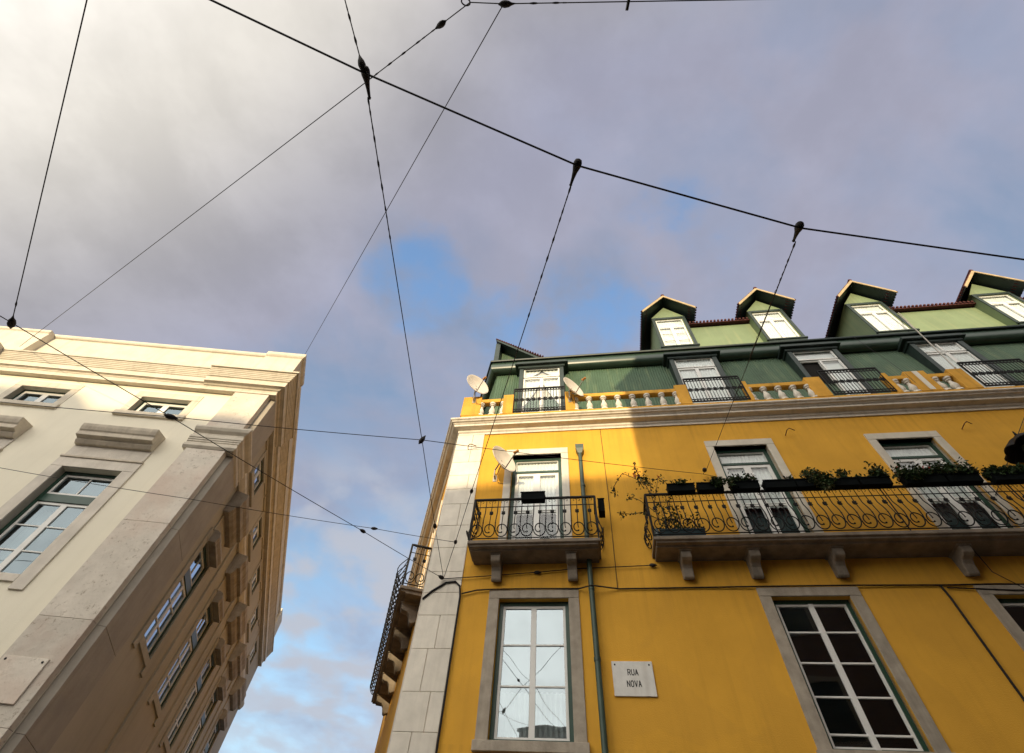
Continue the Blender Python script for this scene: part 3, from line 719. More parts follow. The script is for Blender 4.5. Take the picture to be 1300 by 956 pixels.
# street name plaque
pl = empty('street_plaque', Vector(YO) + Matrix.Rotation(YA, 3, 'Z') @ Vector(YF.P(4.04, 0, 5.2)), YA)
tag(pl, 'white marble plaque lettered RUA NOVA beside the green drainpipe', 'street sign')
m = MB(); m.box(WORLD, -.35, .35, .003, .03, 0, .53); m.build('plate', M['marble'], pl, bevel=.004)
m = MB()
for u in (-.295, .295): m.lathe((u, -.03, .475), (0, -1, 0), [(.014, 0), (.014, .006), (.004, .01)], 8)
m.build('screw', M['ink'], pl)
FONT = {'R': ['1110', '1001', '1001', '1110', '1010', '1001', '1001'], 'U': ['1001', '1001', '1001', '1001', '1001', '1001', '0110'], 'A': ['0110', '1001', '1001', '1111', '1001', '1001', '1001'],
        'N': ['1001', '1101', '1101', '1011', '1011', '1001', '1001'], 'O': ['0110', '1001', '1001', '1001', '1001', '1001', '0110'], 'V': ['1001', '1001', '1001', '1001', '1001', '0110', '0110']}
def strokes(ch):
    return {'R': [[(0, 0), (0, 1), (.7, 1), (1, .85), (1, .65), (.7, .5), (0, .5)], [(.5, .5), (1, 0)]], 'U': [[(0, 1), (0, .25), (.25, 0), (.75, 0), (1, .25), (1, 1)]],
            'A': [[(0, 0), (.5, 1), (1, 0)], [(.2, .35), (.8, .35)]], 'N': [[(0, 0), (0, 1), (1, 0), (1, 1)]], 'O': [[(.25, 0), (0, .25), (0, .75), (.25, 1), (.75, 1), (1, .75), (1, .25), (.75, 0), (.25, 0)]], 'V': [[(0, 1), (.5, 0), (1, 1)]]}[ch]
for (word, u, z, h) in (('RUA', -.085, .315, .085), ('NOVA', -.117, .14, .085)):
    m = MB()
    for i, ch in enumerate(word):
        for st in strokes(ch):
            for (p, q) in zip(st, st[1:]):
                a = Vector((u + i * .064 + p[0] * .042, z + p[1] * h)); b = Vector((u + i * .064 + q[0] * .042, z + q[1] * h))
                d = (b - a).normalized(); nn = Vector((-d.y, d.x)) * .0065; a = a - d * .005; b = b + d * .005
                m.hexa([WORLD.P(x.x, .0295, x.y) for x in (a - nn, b - nn, b + nn, a + nn)] + [WORLD.P(x.x, .0325, x.y) for x in (a - nn, b - nn, b + nn, a + nn)])
    m.build('lettering', M['ink'], pl)

# ------------------------------------------------------------------ CREAM HOUSE
CO = (-6.12275, 8.53006, 0); CA = rad(-1.6505)
cb = empty('cream_building', CO, CA)
tag(cb, 'cream corner building with moulded cornice, stone pilaster and hooded windows', 'building')
ca = rad(103.8578)
CF = Fac((.1, 0), (1, 0), (0, -1)); CF = Fac((0, 0), (1, 0), (0, -1))
cd, cn = (math.cos(ca), math.sin(ca)), (math.sin(ca), -math.cos(ca))
CS = Fac((0, 0), cd, cn)
CL, CSE = 18.0, 16.2
cpath = [(-CL, 0), (0, 0), (cd[0] * CSE, cd[1] * CSE)]; cnorm = [(0, -1), cn]
FU = [-2.49, -5.64, -8.8, -11.95, -15.1]
SU = [2.55, 5.35, 8.1, 10.85, 13.65]
big_f = [(u - .65, u + .65, 5.80, 8.11) for u in FU]; att_f = [(u - .64, u + .64, 9.90, 10.48) for u in FU]
low_f = [(u - .65, u + .65, .8, 3.4) for u in FU]
big_s = [(u - .56, u + .56, 5.88, 7.93) for u in SU]; att_s = [(u - .55, u + .55, 9.98, 10.60) for u in SU]
low_s = [(u - .6, u + .6, .8, 3.4) for u in SU]
m = MB()
grid_wall(m, CF, -CL, 0, 0, 11.0, big_f + att_f + low_f)
m.build('front_wall', M['cream'], cb, recalc=False)
m = MB()
grid_wall(m, CS, 0, CSE, 0, 11.0, big_s + att_s + low_s)
ex, ey = cd[0] * CSE, cd[1] * CSE
for (p, q) in (((ex, ey), (ex - 15, ey)), ((ex - 15, ey), (-CL, 0))):
    m.face([(p[0], p[1], 0), (q[0], q[1], 0), (q[0], q[1], 12.4), (p[0], p[1], 12.4)])
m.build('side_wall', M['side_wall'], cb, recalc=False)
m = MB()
for z in (4.6, 9.5, 11.3): m.face([(-CL + .3, .3, z), (-.3, .3, z), (ex - .3, ey - .3, z), (ex - 14, ey - .3, z)])  # near-black floors put in to keep the rooms dark
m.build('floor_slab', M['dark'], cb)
m = MB(); m.face([(-CL + .2, .1, 12.3), (-.1, .1, 12.3), (ex - .1, ey - .1, 12.3), (ex - 14.8, ey - .1, 12.3)]); m.build('flat_roof', M['tile'], cb)
m = MB()
zz = [0, .9, 1.8, 2.7, 3.75, 5.16, 6.95, 8.85]
for a, b in zip(zz, zz[1:]): m.box(CF, -.9, -.005, -.02, .12, a + .002, b - .002)
m.box(CF, -.9, -.005, -.02, .12, 9.46, 10.84)
m.build('corner_pilaster', M['pit_stone'], cb, bevel=.004)
m = MB()
for a, b in zip(zz, zz[1:]): m.box(CS, .03, 1.12, -.02, .14, a + .002, b - .002)
m.box(CS, .03, 1.12, -.02, .14, 9.46, 10.84)
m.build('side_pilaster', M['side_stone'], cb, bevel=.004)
m = MB()                                           # pilaster capital band and the belt along the side
capp = [(-.02, 8.85), (.13, 8.85), (.17, 8.90), (.17, 8.96), (.135, 8.985), (.135, 9.03), (.15, 9.04), (.15, 9.08), (.165, 9.09), (.165, 9.13), (.18, 9.14), (.18, 9.20), (.145, 9.24), (.145, 9.30), (.21, 9.36), (.24, 9.42), (.24, 9.46), (-.02, 9.47)]
m.profile(CF, capp, -1.0, .0)
m.sweep([(-.16, 0), (0, 0), (cd[0] * 1.15, cd[1] * 1.15)], cnorm, [(w + .004, z) for (w, z) in capp])
m.build('pilaster_capital', M['cream_stone'], cb)
m = MB(); m.profile(CS, [(-.02, 9.22), (.06, 9.22), (.10, 9.28), (.14, 9.36), (.14, 9.44), (-.02, 9.45)], 1.15, CSE); m.build('belt_course', M['cream_stone'], cb)
def crown(k):
    """stepped cornice profile; k pushes the upper steps out"""
    p = [(-.05, 10.84), (.135, 10.84), (.135, 10.885), (.11, 10.89), (.11, 11.0), (.125 + k * .2, 11.01), (.13 + k * .4, 11.04), (.16 + k * .6, 11.055), (.19 + k * .7, 11.06), (.19 + k * .7, 11.22)]
    w = .20 + k * .8
    for i in range(5):
        z = 11.235 + i * .048
        p += [(w + .012 + i * .021, z), (w + .022 + i * .021, z + .03), (w + .014 + i * .021, z + .034)]
    p += [(w + .13 + k * .2, 11.47), (w + .135 + k * .2, 11.515), (-.05, 11.56)]
    return p
m = MB()
m.sweep(cpath, cnorm, crown(0))
m.sweep([(-1.83, 0), (0, 0), (cd[0] * 2.0, cd[1] * 2.0)], cnorm, [(w + .003, z + .001) for (w, z) in crown(.10)])
m.profile(CF, [(w + .003, z + .001) for (w, z) in crown(.22)], -CL, -7.62)
m.build('cornice', M['cream_stone'], cb)
m = MB()                                           # parapet with coping and corner block
m.sweep(cpath, cnorm, [(-.25, 11.5), (.02, 11.5), (.02, 12.56), (.06, 12.58), (.08, 12.62), (.08, 12.70), (-.25, 12.73)])
m.sweep([(-.98, 0), (0, 0), (cd[0] * 1.0, cd[1] * 1.0)], cnorm, [(-.2, 11.5), (.075, 11.5), (.075, 12.56), (.11, 12.60), (.13, 12.64), (.13, 12.75), (-.2, 12.77)])
m.profile(CF, [(-.2, 11.5), (.22, 11.5), (.22, 12.50), (.26, 12.55), (.26, 12.63), (-.2, 12.66)], -CL, -7.3)
m.build('parapet', M['cream_stone'], cb, bevel=.006)
m = MB()                                           # parapet end block far along the side
m.box(CS, CSE - 1.2, CSE + .05, -.3, .12, 11.5, 12.8); m.build('end_block', M['cream_stone'], cb, bevel=.01)
m = MB()
for u in (3.95, 6.72, 9.5, 12.25): m.box(CS, u - .06, u + .06, -.02, .045, .5, 9.22)
for (u0, u1) in zip((1.12, 4.01, 6.78, 9.56), (3.89, 6.66, 9.44, 12.19)): m.box(CS, u0, u1, -.02, .03, 10.70, 10.8)
m.build('side_strip', M['side_wall'], cb, bevel=.006)

def hooded(fac, uc, hw, z0, z1, g, m1, m2, side):
    f = window(fac, cb, uc, z0, z1, hw * 2, 'tall', g, name='window', rec=-.14 if not side else -.015)
    m = MB(); sw = .26 if not side else .22; pr = .035
    m.box(fac, uc - hw - sw, uc - hw, -.2, pr, z0 - .25, z1); m.box(fac, uc + hw, uc + hw + sw, -.2, pr, z0 - .25, z1)
    m.box(fac, uc - hw - sw, uc + hw + sw, -.2, pr + .003, z1, z1 + .24)
    m.box(fac, uc - hw, uc + hw, -.2, pr + .003, z0 - .13, z0)
    if not side: m.box(fac, uc - hw - sw + .03, uc + hw + sw - .03, 0, .03, z1 + .29, 8.76)
    else: m.box(fac, uc - hw - .05, uc + hw + .05, 0, .03, z1 + .29, 8.76)
    m.build('stone_surround', m1, f, bevel=.005)
    m = MB()
    if not side:
        m.box(fac, uc - hw - sw, uc + hw + sw, 0, .065, z1 + .24, z1 + .29)
    else:
        m.profile(fac, [(0, z1 + .02), (.2, z1 + .02), (.2, z1 + .08), (.23, z1 + .16), (.19, z1 + .27), (.10, z1 + .32), (0, z1 + .32)], uc - hw, uc + hw)
    e = .22
    hp = [(0, 8.70), (.10, 8.70), (.16, 8.76), (.16, 8.80), (.27, 8.82), (.27, 8.92), (.30, 8.95), (.33, 9.02), (.34, 9.08), (.34, 9.10), (0, 9.16)]
    if side: hp = [(0, 8.62), (.14, 8.62), (.20, 8.70), (.22, 8.80), (.30, 8.83), (.30, 8.95), (.34, 9.05), (.34, 9.18), (0, 9.24)]
    m.profile(fac, hp, uc - hw - e, uc + hw + e)
    m.build('window_hood', m2, f, bevel=.006)
for u in FU:
    hooded(CF, u, .65, 5.80, 8.11, 'blue_glass', M['trim_stone'], M['hood_stone'], False)
    window(CF, cb, u, 9.90, 10.48, 1.28, 'attic', 'blue_glass', (.2, .012, M['cream_stone'], True))
    window(CF, cb, u, .8, 3.4, 1.30, 'casement', 'glass', (.2, .03, M['pit_stone']))
for u in SU:
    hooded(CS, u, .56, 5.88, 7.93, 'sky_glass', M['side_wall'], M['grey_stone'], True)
    window(CS, cb, u, 9.98, 10.60, 1.1, 'attic', 'sky_glass', (.16, .02, M['side_wall'], True), rec=-.03)
    window(CS, cb, u, .8, 3.4, 1.20, 'casement', 'glass', (.2, .03, M['side_wall']))

cp = empty('street_plaque', Vector(CO) + Matrix.Rotation(CA, 3, 'Z') @ Vector(CF.P(-.5, .12, 4.0)), CA)
tag(cp, 'pale stone plaque with worn writing low on the corner pilaster', 'street sign')
m = MB(); m.box(WORLD, -.35, .33, 0, .03, 0, .57); m.build('plate', M['pit_stone'], cp, bevel=.004)
m = MB()
for u in (-.29, .27): m.lathe((u, -.03, .52), (0, -1, 0), [(.017, 0), (.017, .007), (.004, .012)], 8)
m.build('screw', M['ink'], cp)

# ------------------------------------------------------------------ things on the yellow house
RZ = Matrix.Rotation(YA, 3, 'Z')
def yw(u, w, z): return Vector(YO) + RZ @ Vector(YF.P(u, w, z))

def sat_dish(c, p, r, arm, mount, label):
    """c, mount: (u, w, z) on the front of the yellow house; p: pointing direction (u, w, z)"""
    C0 = yw(*c); d = empty('satellite_dish', C0, YA)
    tag(d, label, 'satellite dish', 'satellite dishes on the yellow building')
    ax = Vector((p[0], p[1], p[2])).normalized()
    def loc(u, w, z): return Vector(YF.P(u, w, z)) - Vector(YF.P(*c))
    m = MB(); pr = []
    for k in range(8): t = k / 7; pr.append((r * t, .13 * r * 2 * t * t - .05))
    m.lathe((0, 0, 0), ax, pr + [(r * 1.015, .13 * 2 * r - .05), (r * 1.015, .13 * 2 * r - .066)] + [(x, h - .016) for (x, h) in reversed(pr)], 28)
    m.build('reflector', M['dish'], d, smooth=True)
    down = Vector((0, 0, -1)); down = (down - ax * down.dot(ax)).normalized()
    rim = down * r * .96 + ax * .02; tip = ax * arm + down * r * .35
    m = MB(); m.tube([down * r * .55 - ax * .08, rim, tip], .014, 6); m.build('feed_arm', M['galv'], d)
    m = MB(); back = (tip * -1 + ax * .1).normalized()
    m.lathe(tip, (-tip.normalized()), [(.02, -.10), (.035, -.09), (.035, -.02), (.028, 0), (.042, .01), (.042, .05), (.02, .055)], 10); m.build('receiver', M['lnb'], d, smooth=True)
    mt = loc(*mount); hub = -ax * .10
    m = MB(); m.tube([hub + ax * .05, hub, Vector((mt.x, mt.y - .12, hub.z - .05)), Vector((mt.x, mt.y - .12, mt.z)), mt], .022, 8)
    m.ball(hub, .06, sides=8); m.box(Fac((mt.x, mt.y), (1, 0), (0, -1)), -.05, .05, -.002, .012, mt.z - .10, mt.z + .10); m.build('mount', M['galv'], d, smooth=True)
    t0 = tip + ax * .02; m = MB(); q = [t0, rim + ax * .06, hub + Vector((.05, -.06, -.12)), Vector((mt.x + .05, mt.y - .06, mt.z + .06)), Vector((mt.x + .10, mt.y - .03, mt.z - .16)), Vector((mt.x + .26, mt.y - .02, mt.z - .20)), Vector((mt.x + .36, mt.y - .015, mt.z - .08))]
    m.tube(q, .008, 5); m.build('cable', M['wire'], d, smooth=True)
    return d
sat_dish((.31, .30, 13.69), (.681, -.728, .081), .41, .44, (.26, .105, 13.12), 'white satellite dish at the left end of the balustrade, seen open')
sat_dish((1.45, .42, 10.27), (.761, -.618, .196), .40, .46, (1.20, .0, 10.02), 'white satellite dish on yellow wall left of the top glazed door')
sat_dish((3.38, .30, 13.26), (.70, -.688, .192), .40, .46, (3.27, .105, 12.9), 'white satellite dish on balustrade post right of first iron grille')

LEAF_N = 0
def leaf(mb, c, n, size, mi=0):
    n = Vector(n).normalized(); x = n.orthogonal().normalized()
    a = RND.random() * 2 * PI; y = n.cross(x); d = x * math.cos(a) + y * math.sin(a); e = n.cross(d)
    c = Vector(c)
    mb.face([c - d * size, c - d * size * .2 + e * size * .5 + n * size * .12, c + d * size, c - d * size * .2 - e * size * .5 + n * size * .12], mi)
def rv(): return Vector((RND.gauss(0, 1), RND.gauss(0, 1), RND.gauss(0, 1)))

def planter(u0, u1, w0, w1, z0, z1, label, plants=(), m_box='plastic', group='flower boxes on the balcony rails', dry=0.15, red=0):
    uc = (u0 + u1) / 2; hu = (u1 - u0) / 2; hw = (w1 - w0) / 2
    p = empty('flower_box', yw(uc, (w0 + w1) / 2, z0), YA); tag(p, label, 'flower box', group)
    h = z1 - z0; m = MB(); k = .88
    W = Fac((0, 0), (1, 0), (0, -1))
    m.hexa([W.P(-hu * .97, -hw * k, 0), W.P(hu * .97, -hw * k, 0), W.P(hu * .97, hw * k, 0), W.P(-hu * .97, hw * k, 0), W.P(-hu, -hw, h), W.P(hu, -hw, h), W.P(hu, hw, h), W.P(-hu, hw, h)])
    for (a, b, c, d) in ((-hu - .012, hu + .012, hw, hw + .012), (-hu - .012, hu + .012, -hw - .012, -hw)): m.box(W, a, b, c, d, h - .03, h + .008)
    m.build('trough', M[m_box], p, bevel=.008)
    if plants:
        f = MB(); s = MB()
        for (kind, a, b, hgt, n) in plants:
            a, b = a * hu, b * hu
            for i in range(int(n * 1.7)):
                if kind == 'bush':
                    u = RND.uniform(a, b); c = Vector(W.P(u, RND.gauss(0, hw * .9), h)) + Vector((0, 0, abs(RND.gauss(0, .55)) * hgt))
                elif kind == 'hedge':
                    u = RND.uniform(a, b); q = .86 + .14 * math.sin(u * 26); c = Vector(W.P(u, RND.uniform(-1.3, 1.3) * hw, h + RND.uniform(-.3, 1) * hgt * q))
                elif kind == 'trail':
                    u = RND.gauss((a + b) / 2, abs(b - a) / 4); t = RND.random(); c = Vector(W.P(u + RND.gauss(0, .03), hw + .03 + RND.gauss(0, .03), h + .06 - t * hgt * (1 - abs(u - (a + b) / 2) / (abs(b - a) + .01))))
                elif kind == 'fan':
                    t = RND.random(); ang = RND.uniform(-1.1, 1.1); c = Vector(W.P((a + b) / 2 + math.sin(ang) * hgt * t, RND.gauss(0, .04), h + math.cos(ang) * hgt * t))
                else:
                    t = RND.random(); c = Vector(W.P(RND.gauss((a + b) / 2, .03 + .05 * t), RND.gauss(0, .03), h + t * hgt))
                mi = 1 if RND.random() < dry else 0
                leaf(f, c, rv() + Vector((0, 0, .6)), RND.uniform(.022, .05), mi)
            for i in range(max(2, n // 30)):
                u = RND.uniform(a, b) if kind != 'tuft' else (a + b) / 2 + RND.gauss(0, .02)
                s.tube([W.P(u, 0, h - .02), W.P(u + RND.gauss(0, .03), RND.gauss(0, .04), h + hgt * (.7 if kind != 'trail' else .1))], .004, 4)
        for i in range(red):
            c = Vector(W.P(RND.uniform(-hu, hu), RND.gauss(0, hw), h + RND.uniform(.3, 1.0) * .22))
            for q in range(7): leaf(f, c + rv() * .012, rv(), .018, 2)
        f.build('foliage', [M['leaf'], M['leaf_dry'], M['flower']], p, recalc=False)
        s.build('stem', M['stem'], p)
    return p
RW0, RW1, RZ0 = .60, .78, 8.80
planter(2.02, 2.57, .60, .78, 8.70, 8.90, 'empty dark flower box centred on rail of the small left balcony', group='flower boxes on the balcony rails')
planter(3.75, 3.89, .22, .50, 8.55, 8.88, 'dark flower box hung end-on from right side of small balcony', group='flower boxes on the balcony rails')
planter(5.29, 5.88, RW0, RW1, RZ0, 8.99, 'bare black flower box nearest the left end of the long balcony rail', [('trail', -.6, .6, .10, 40)])
planter(5.93, 6.48, RW0, RW1, RZ0, 8.99, 'black flower box with plant spilling over its right half', [('trail', .1, 1.1, .22, 230), ('bush', .2, 1.0, .10, 150), ('tuft', -.75, -.75, .08, 20)])
planter(6.64, 7.23, RW0, RW1, RZ0, 9.0, 'black flower box full of low leafy plants before second glazed door', [('bush', -1, 1, .13, 420), ('trail', -1.2, -.8, .25, 60)])
planter(7.33, 7.97, RW0, RW1, RZ0, 9.0, 'mostly bare flower box with one small tuft at right end', [('tuft', .82, .9, .14, 50)])
planter(7.98, 8.72, RW0, RW1, RZ0, 9.0, 'flower box with feathery plant fanning out and trailing below', [('fan', .1, .5, .34, 330), ('trail', -.1, 1.0, .42, 420)], dry=.35)
planter(8.74, 9.22, RW0, RW1, RZ0, 8.99, 'flower box with single upright round tuft near its right end', [('tuft', .2, .3, .28, 130), ('bush', -.2, .5, .05, 30)])
planter(9.26, 9.87, RW0, RW1, RZ0, 8.99, 'flower box with dense bush on its right half only', [('bush', .1, 1.05, .24, 420), ('tuft', -.9, -.8, .10, 30)])
planter(10.12, 10.92, RW0, RW1, RZ0, 9.0, 'bushy red-flowered box in front of the third glazed door', [('bush', -1.05, 1.05, .24, 800), ('trail', -1.1, .2, .22, 200)], red=14)
planter(10.95, 11.58, RW0, RW1, RZ0, 9.0, 'dense overgrown flower box right of the red-flowered one', [('bush', -1.05, 1.05, .25, 800), ('hedge', -1, 1, .10, 250)], red=8)
planter(11.80, 12.52, RW0, RW1, RZ0, 8.98, 'flower box of clipped rounded plants nearest right edge of frame', [('hedge', -1.05, 1.05, .20, 1100)], dry=.03)
planter(4.95, 5.86, .36, .56, 7.785, 7.99, 'teal trough with thin plants standing on long balcony floor', [('bush', -.9, .9, .45, 150), ('tuft', -.6, -.6, .8, 60), ('tuft', -.1, -.1, .7, 50)], m_box='plastic_teal', group='troughs on the balcony floor')
j = tag(MB().build('glass_jar', M['jar']), 'small grey jar standing beside the teal trough', 'jar')
jm = MB(); jm.lathe(yw(4.88, .55, 7.775), (0, 0, 1), [(.04, 0), (.065, .02), (.07, .12), (.06, .17), (.045, .185), (.05, .20), (.05, .22), (.03, .225)], 16)
jo = jm.build('tmp', M['jar'], smooth=True); j.data = jo.data; bpy.data.objects.remove(jo); j.data.name = 'glass_jar'

# climbing plant at the left end of the long balcony
vine = empty('climbing_plant', yw(4.85, .5, 7.98), YA)
tag(vine, 'straggling climbing plant with red blooms beyond left balcony end', 'plant')
def vl(u, w, z): return Vector(YF.P(u, w, z)) - Vector(YF.P(4.85, .5, 7.98))
s = MB(); f = MB()
branches = [
    ([(5.02, .5, 8.0), (4.98, .52, 8.7), (4.90, .48, 9.2), (4.78, .42, 9.55), (4.74, .38, 9.86), (4.76, .36, 10.06)], 30),
    ([(4.90, .48, 9.2), (4.70, .4, 9.5), (4.42, .36, 9.72), (4.28, .35, 9.52), (4.14, .35, 9.28), (4.16, .36, 9.05)], 22),
    ([(5.02, .5, 8.4), (4.70, .42, 8.85), (4.52, .36, 9.0), (4.44, .35, 8.94)], 12),
    ([(4.98, .5, 8.3), (4.70, .38, 8.56), (4.42, .35, 8.55), (4.15, .35, 8.60)], 12),
    ([(4.98, .52, 8.7), (5.10, .5, 9.1), (5.22, .42, 9.50), (5.36, .40, 9.38)], 16),
    ([(4.95, .5, 8.9), (5.0, .45, 9.3), (4.85, .4, 9.5)], 14),
    ([(5.3, .46, 8.0), (5.25, .5, 8.5), (5.35, .52, 8.85)], 16)]
for (pts, n) in branches:
    P = [vl(*p) for p in pts]; s.tube(P, .008, 5)
    for i in range(int(n * 1.5)):
        k = RND.randrange(len(P) - 1); t = RND.random(); c = P[k].lerp(P[k + 1], t) + rv() * .022
        leaf(f, c, rv(), RND.uniform(.022, .05), 0 if RND.random() < .7 else 1)
for (u, w, z, n, sp) in ((4.86, .38, 9.53, 60, .07), (4.95, .38, 9.44, 34, .06), (4.82, .38, 9.35, 22, .05), (5.28, .4, 9.42, 20, .05), (4.15, .35, 9.22, 16, .045), (4.50, .36, 9.0, 12, .04), (4.26, .35, 8.56, 18, .045), (4.72, .37, 9.86, 8, .04)):
    for i in range(n): leaf(f, vl(u, w, z) + rv() * sp, rv(), RND.uniform(.022, .05), 0 if RND.random() < .75 else 1)
for (u, z) in ((4.70, 9.60), (4.79, 9.58), (5.25, 9.56), (4.68, 9.66)):
    for i in range(9): leaf(f, vl(u, .38, z) + rv() * .018, rv(), .03, 2)
s.build('stem', M['stem'], vine); f.build('foliage', [M['leaf'], M['leaf_dry'], M['flower']], vine, recalc=False)

# black scalloped lamp at the right edge
lampb = empty('wall_lamp', yw(13.38, 0, 9.4), YA); tag(lampb, 'black scalloped iron lamp on the yellow wall at right edge', 'lamp')
m = MB()
def ll(u, w, z): return Vector(YF.P(u, w, z)) - Vector(YF.P(13.38, 0, 9.4))
cz = 9.86; cw = .5; ring = []
for k in range(48):
    a = 2 * PI * k / 48; r = .50 + .045 * abs(math.cos(4 * a)); ring.append((r * math.cos(a), r * math.sin(a), cz + .05 * abs(math.cos(4 * a)) - .02))
top = ll(13.38, cw, cz + .42)
lo = [ll(13.38 + x, cw + y, z) for (x, y, z) in ring]; mid = [ll(13.38 + x * .55, cw + y * .55, cz + .24) for (x, y, z) in ring]
lo2 = [p + Vector((0, 0, -.015)) for p in lo]; mid2 = [p + Vector((0, 0, -.03)) for p in mid]
for k in range(48):
    q = (k + 1) % 48
    m.face([lo[k], lo[q], mid[q], mid[k]]); m.face([mid[k], mid[q], top]); m.face([lo[k], lo[q], lo2[q], lo2[k]]); m.face([lo2[k], lo2[q], mid2[q], mid2[k]])
m.build('canopy', M['iron'], lampb)
m = MB(); m.tube([ll(13.38, 0, 9.55), ll(13.38, .2, 9.5), ll(13.38, .45, 10.2), ll(13.38, cw, cz + .52), ll(13.38, cw, cz + .40)], .022, 8); m.box(Fac((ll(13.38, 0, 0).x, ll(13.38, 0, 0).y), (1, 0), (0, -1)), -.06, .06, 0, .02, -.05, .35); m.build('bracket', M['iron'], lampb)
m = MB(); m.lathe(ll(13.38, cw, cz - .22), (0, 0, 1), [(.06, 0), (.15, .05), (.17, .22), (.16, .30)], 12); m.build('glass_shade', M['jar'], lampb, smooth=True)

# bright leaning rod from the third dormer to the fourth grille
rod = MB(); rod.tube([yw(15.80, -.86, 18.12), yw(14.27, .11, 13.36)], .02, 8)
tag(rod.build('metal_rod', M['steel'], smooth=True), 'thin bright metal rod leaning from upper dormer down to iron grille', 'rod')

# ------------------------------------------------------------------ WIRES
def sagged(a, b, sag=0.0, n=14):
    a, b = Vector(a), Vector(b)
    return [a.lerp(b, i / n) + Vector((0, 0, -sag * 4 * (i / n) * (1 - i / n))) for i in range(n + 1)]
def chain(pts, sag=.02, n=12):
    out = []
    for a, b in zip(pts, pts[1:]):
        seg = sagged(a, b, sag * min(1, (Vector(b) - Vector(a)).length / 6), n); out += seg if not out else seg[1:]
    return out
def twist(mb, a, b, r, amp=.007, pitch=.22):
    """two strands wound round each other"""
    a, b = Vector(a), Vector(b); d = (b - a); L = d.length; d.normalize(); x = d.orthogonal().normalized(); y = d.cross(x)
    n = int(L / pitch * 8)
    for ph in (0, PI):
        mb.tube([a + d * L * i / n + (x * math.cos(i / 8 * 2 * PI + ph) + y * math.sin(i / 8 * 2 * PI + ph)) * amp * (.6 + .5 * math.sin(i * .7)) for i in range(n + 1)], r, 4)
def wire(name, pts, r, label, cat='wire', group=None, sag=.02, twists=(), insul=(), clamps=()):
    m = MB(); P = chain(pts, sag) if sag else [Vector(p) for p in pts]
    m.tube(P, r, 6)
    for (a, b) in twists: twist(m, a, b, r * .62)
    o = m.build(name, M['wire'], smooth=True); tag(o, label, cat, group)
    for (c, d, s) in insul:
        k = MB(); d = Vector(d).normalized()
        k.lathe(Vector(c) - d * .09 * s, d, [(.008, 0), (.016, .02 * s), (.034 * s, .04 * s), (.042 * s, .08 * s), (.034 * s, .13 * s), (.016, .16 * s), (.008, .19 * s)], 10)
        k.build('insulator', M['insul'], o, smooth=True)
    for (c, d) in clamps:                          # pear shaped ear hanging on the contact wire
        k = MB(); d = Vector(d).normalized(); c = Vector(c)
        k.lathe(c + Vector((0, 0, .04)), d, [(.01, -.055), (.030, -.046), (.040, -.02), (.038, .02), (.024, .07), (.016, .13), (.012, .19), (.016, .20), (.006, .215)], 12)
        k.build('clamp', M['insul'], o, smooth=True)
    return o
V = Vector
a0, a1, a2, a3, a4 = V((-2.76, -.02, 6.2)), V((-1.53, .38, 6.2)), V((.42, .94, 6.2)), V((2.65, 1.28, 6.2)), V((4.86, 1.34, 6.2))
anc = V((-.88, 9.79, 7.28)); n528 = V((-1.19, 5.25, 6.76)); n552 = V((-1.03, 7.7, 7.04)); n575 = V((-.64, 8.17, 7.08)); n602 = V((-.39, 6.42, 6.87))
A3 = V((5.0, 8.49, 9.87)); n15 = V((-6.08, 3.49, 6.2)); n213 = V((-4.78, 5.06, 6.47)); n460 = V((-2.37, 7.99, 6.97))
s438 = V((-1.79, -.13, 6.6)); E1 = V((-.83, -.26, 7.6)); E2 = V((-.48, -.28, 7.6)); E3 = V((2.81, -.63, 7.6)); C560 = V((-1.15, -.04, 7.7))
Dend = V((-6.07, 8.48, 12.85)); Cend = V((-13.49, 8.44, 11.69)); B0 = V((-3.82, .08, 6.2))
dirw = lambda a, b: (b - a).normalized()
wire('contact_wire', [a0 + (a0 - a1) * 5, a0, a1, a2, a3, a4, a4 + V((10, -.2, 0))], .0092, 'thick black tram contact wire with three clamps crossing upper sky', sag=.006,
     clamps=[(a1, dirw(a1, n528)), (a2, dirw(a2, n575)), (a3, dirw(a3, A3))])
wire('overhead_wire', [a1 + dirw(a1, anc) * .19, n528, n552, anc], 00.0056, 'span wire dropping from left clamp steeply past street gap to pilaster', sag=0, group='overhead wires',
     twists=[(a1 + dirw(a1, n528) * .2, a1.lerp(n528, .32))], insul=[(n552, n552 - n528, .9), (n528, V((.4, -.2, .9)), .9)])
wire('overhead_wire', [a1, s438, s438 + (s438 - a1) * 6], 00.0056, 'short twisted wire rising from left clamp to top edge', sag=0, group='overhead wires', twists=[(a1, s438 + (s438 - a1) * .5)], insul=[(a1.lerp(s438, .12), s438 - a1, .8)])
wire('overhead_wire', [a2 + dirw(a2, anc) * .19, n602, n575, anc], 0.0056, 'span wire from middle clamp down across the roof to pilaster', sag=0, group='overhead wires',
     twists=[(a2 + dirw(a2, n575) * .2, a2.lerp(n602, .35))], insul=[(n602, n575 - n602, .7), (n575, n575 - n602, .8)])
wire('overhead_wire', [a3 + dirw(a3, A3) * .19, A3 + V((.02, -.2, -.02)), A3], 0.0056, 'span wire from right clamp down to flower-box balcony', sag=0, group='overhead wires',
     twists=[(a3 + dirw(a3, A3) * .2, a3.lerp(A3, .3))], insul=[(A3 + V((-.02, -.16, -.02)), A3 - a3, 1.3)])
wire('overhead_wire', [A3 + V((1.3, -.25, -.4)), A3, n528, n213, V((-7.3, 5.15, 6.47)), V((-16, 5.5, 6.5))], 00.0056, 'nearly level wire crossing both facades at balcony-door height', sag=.03, group='overhead wires')
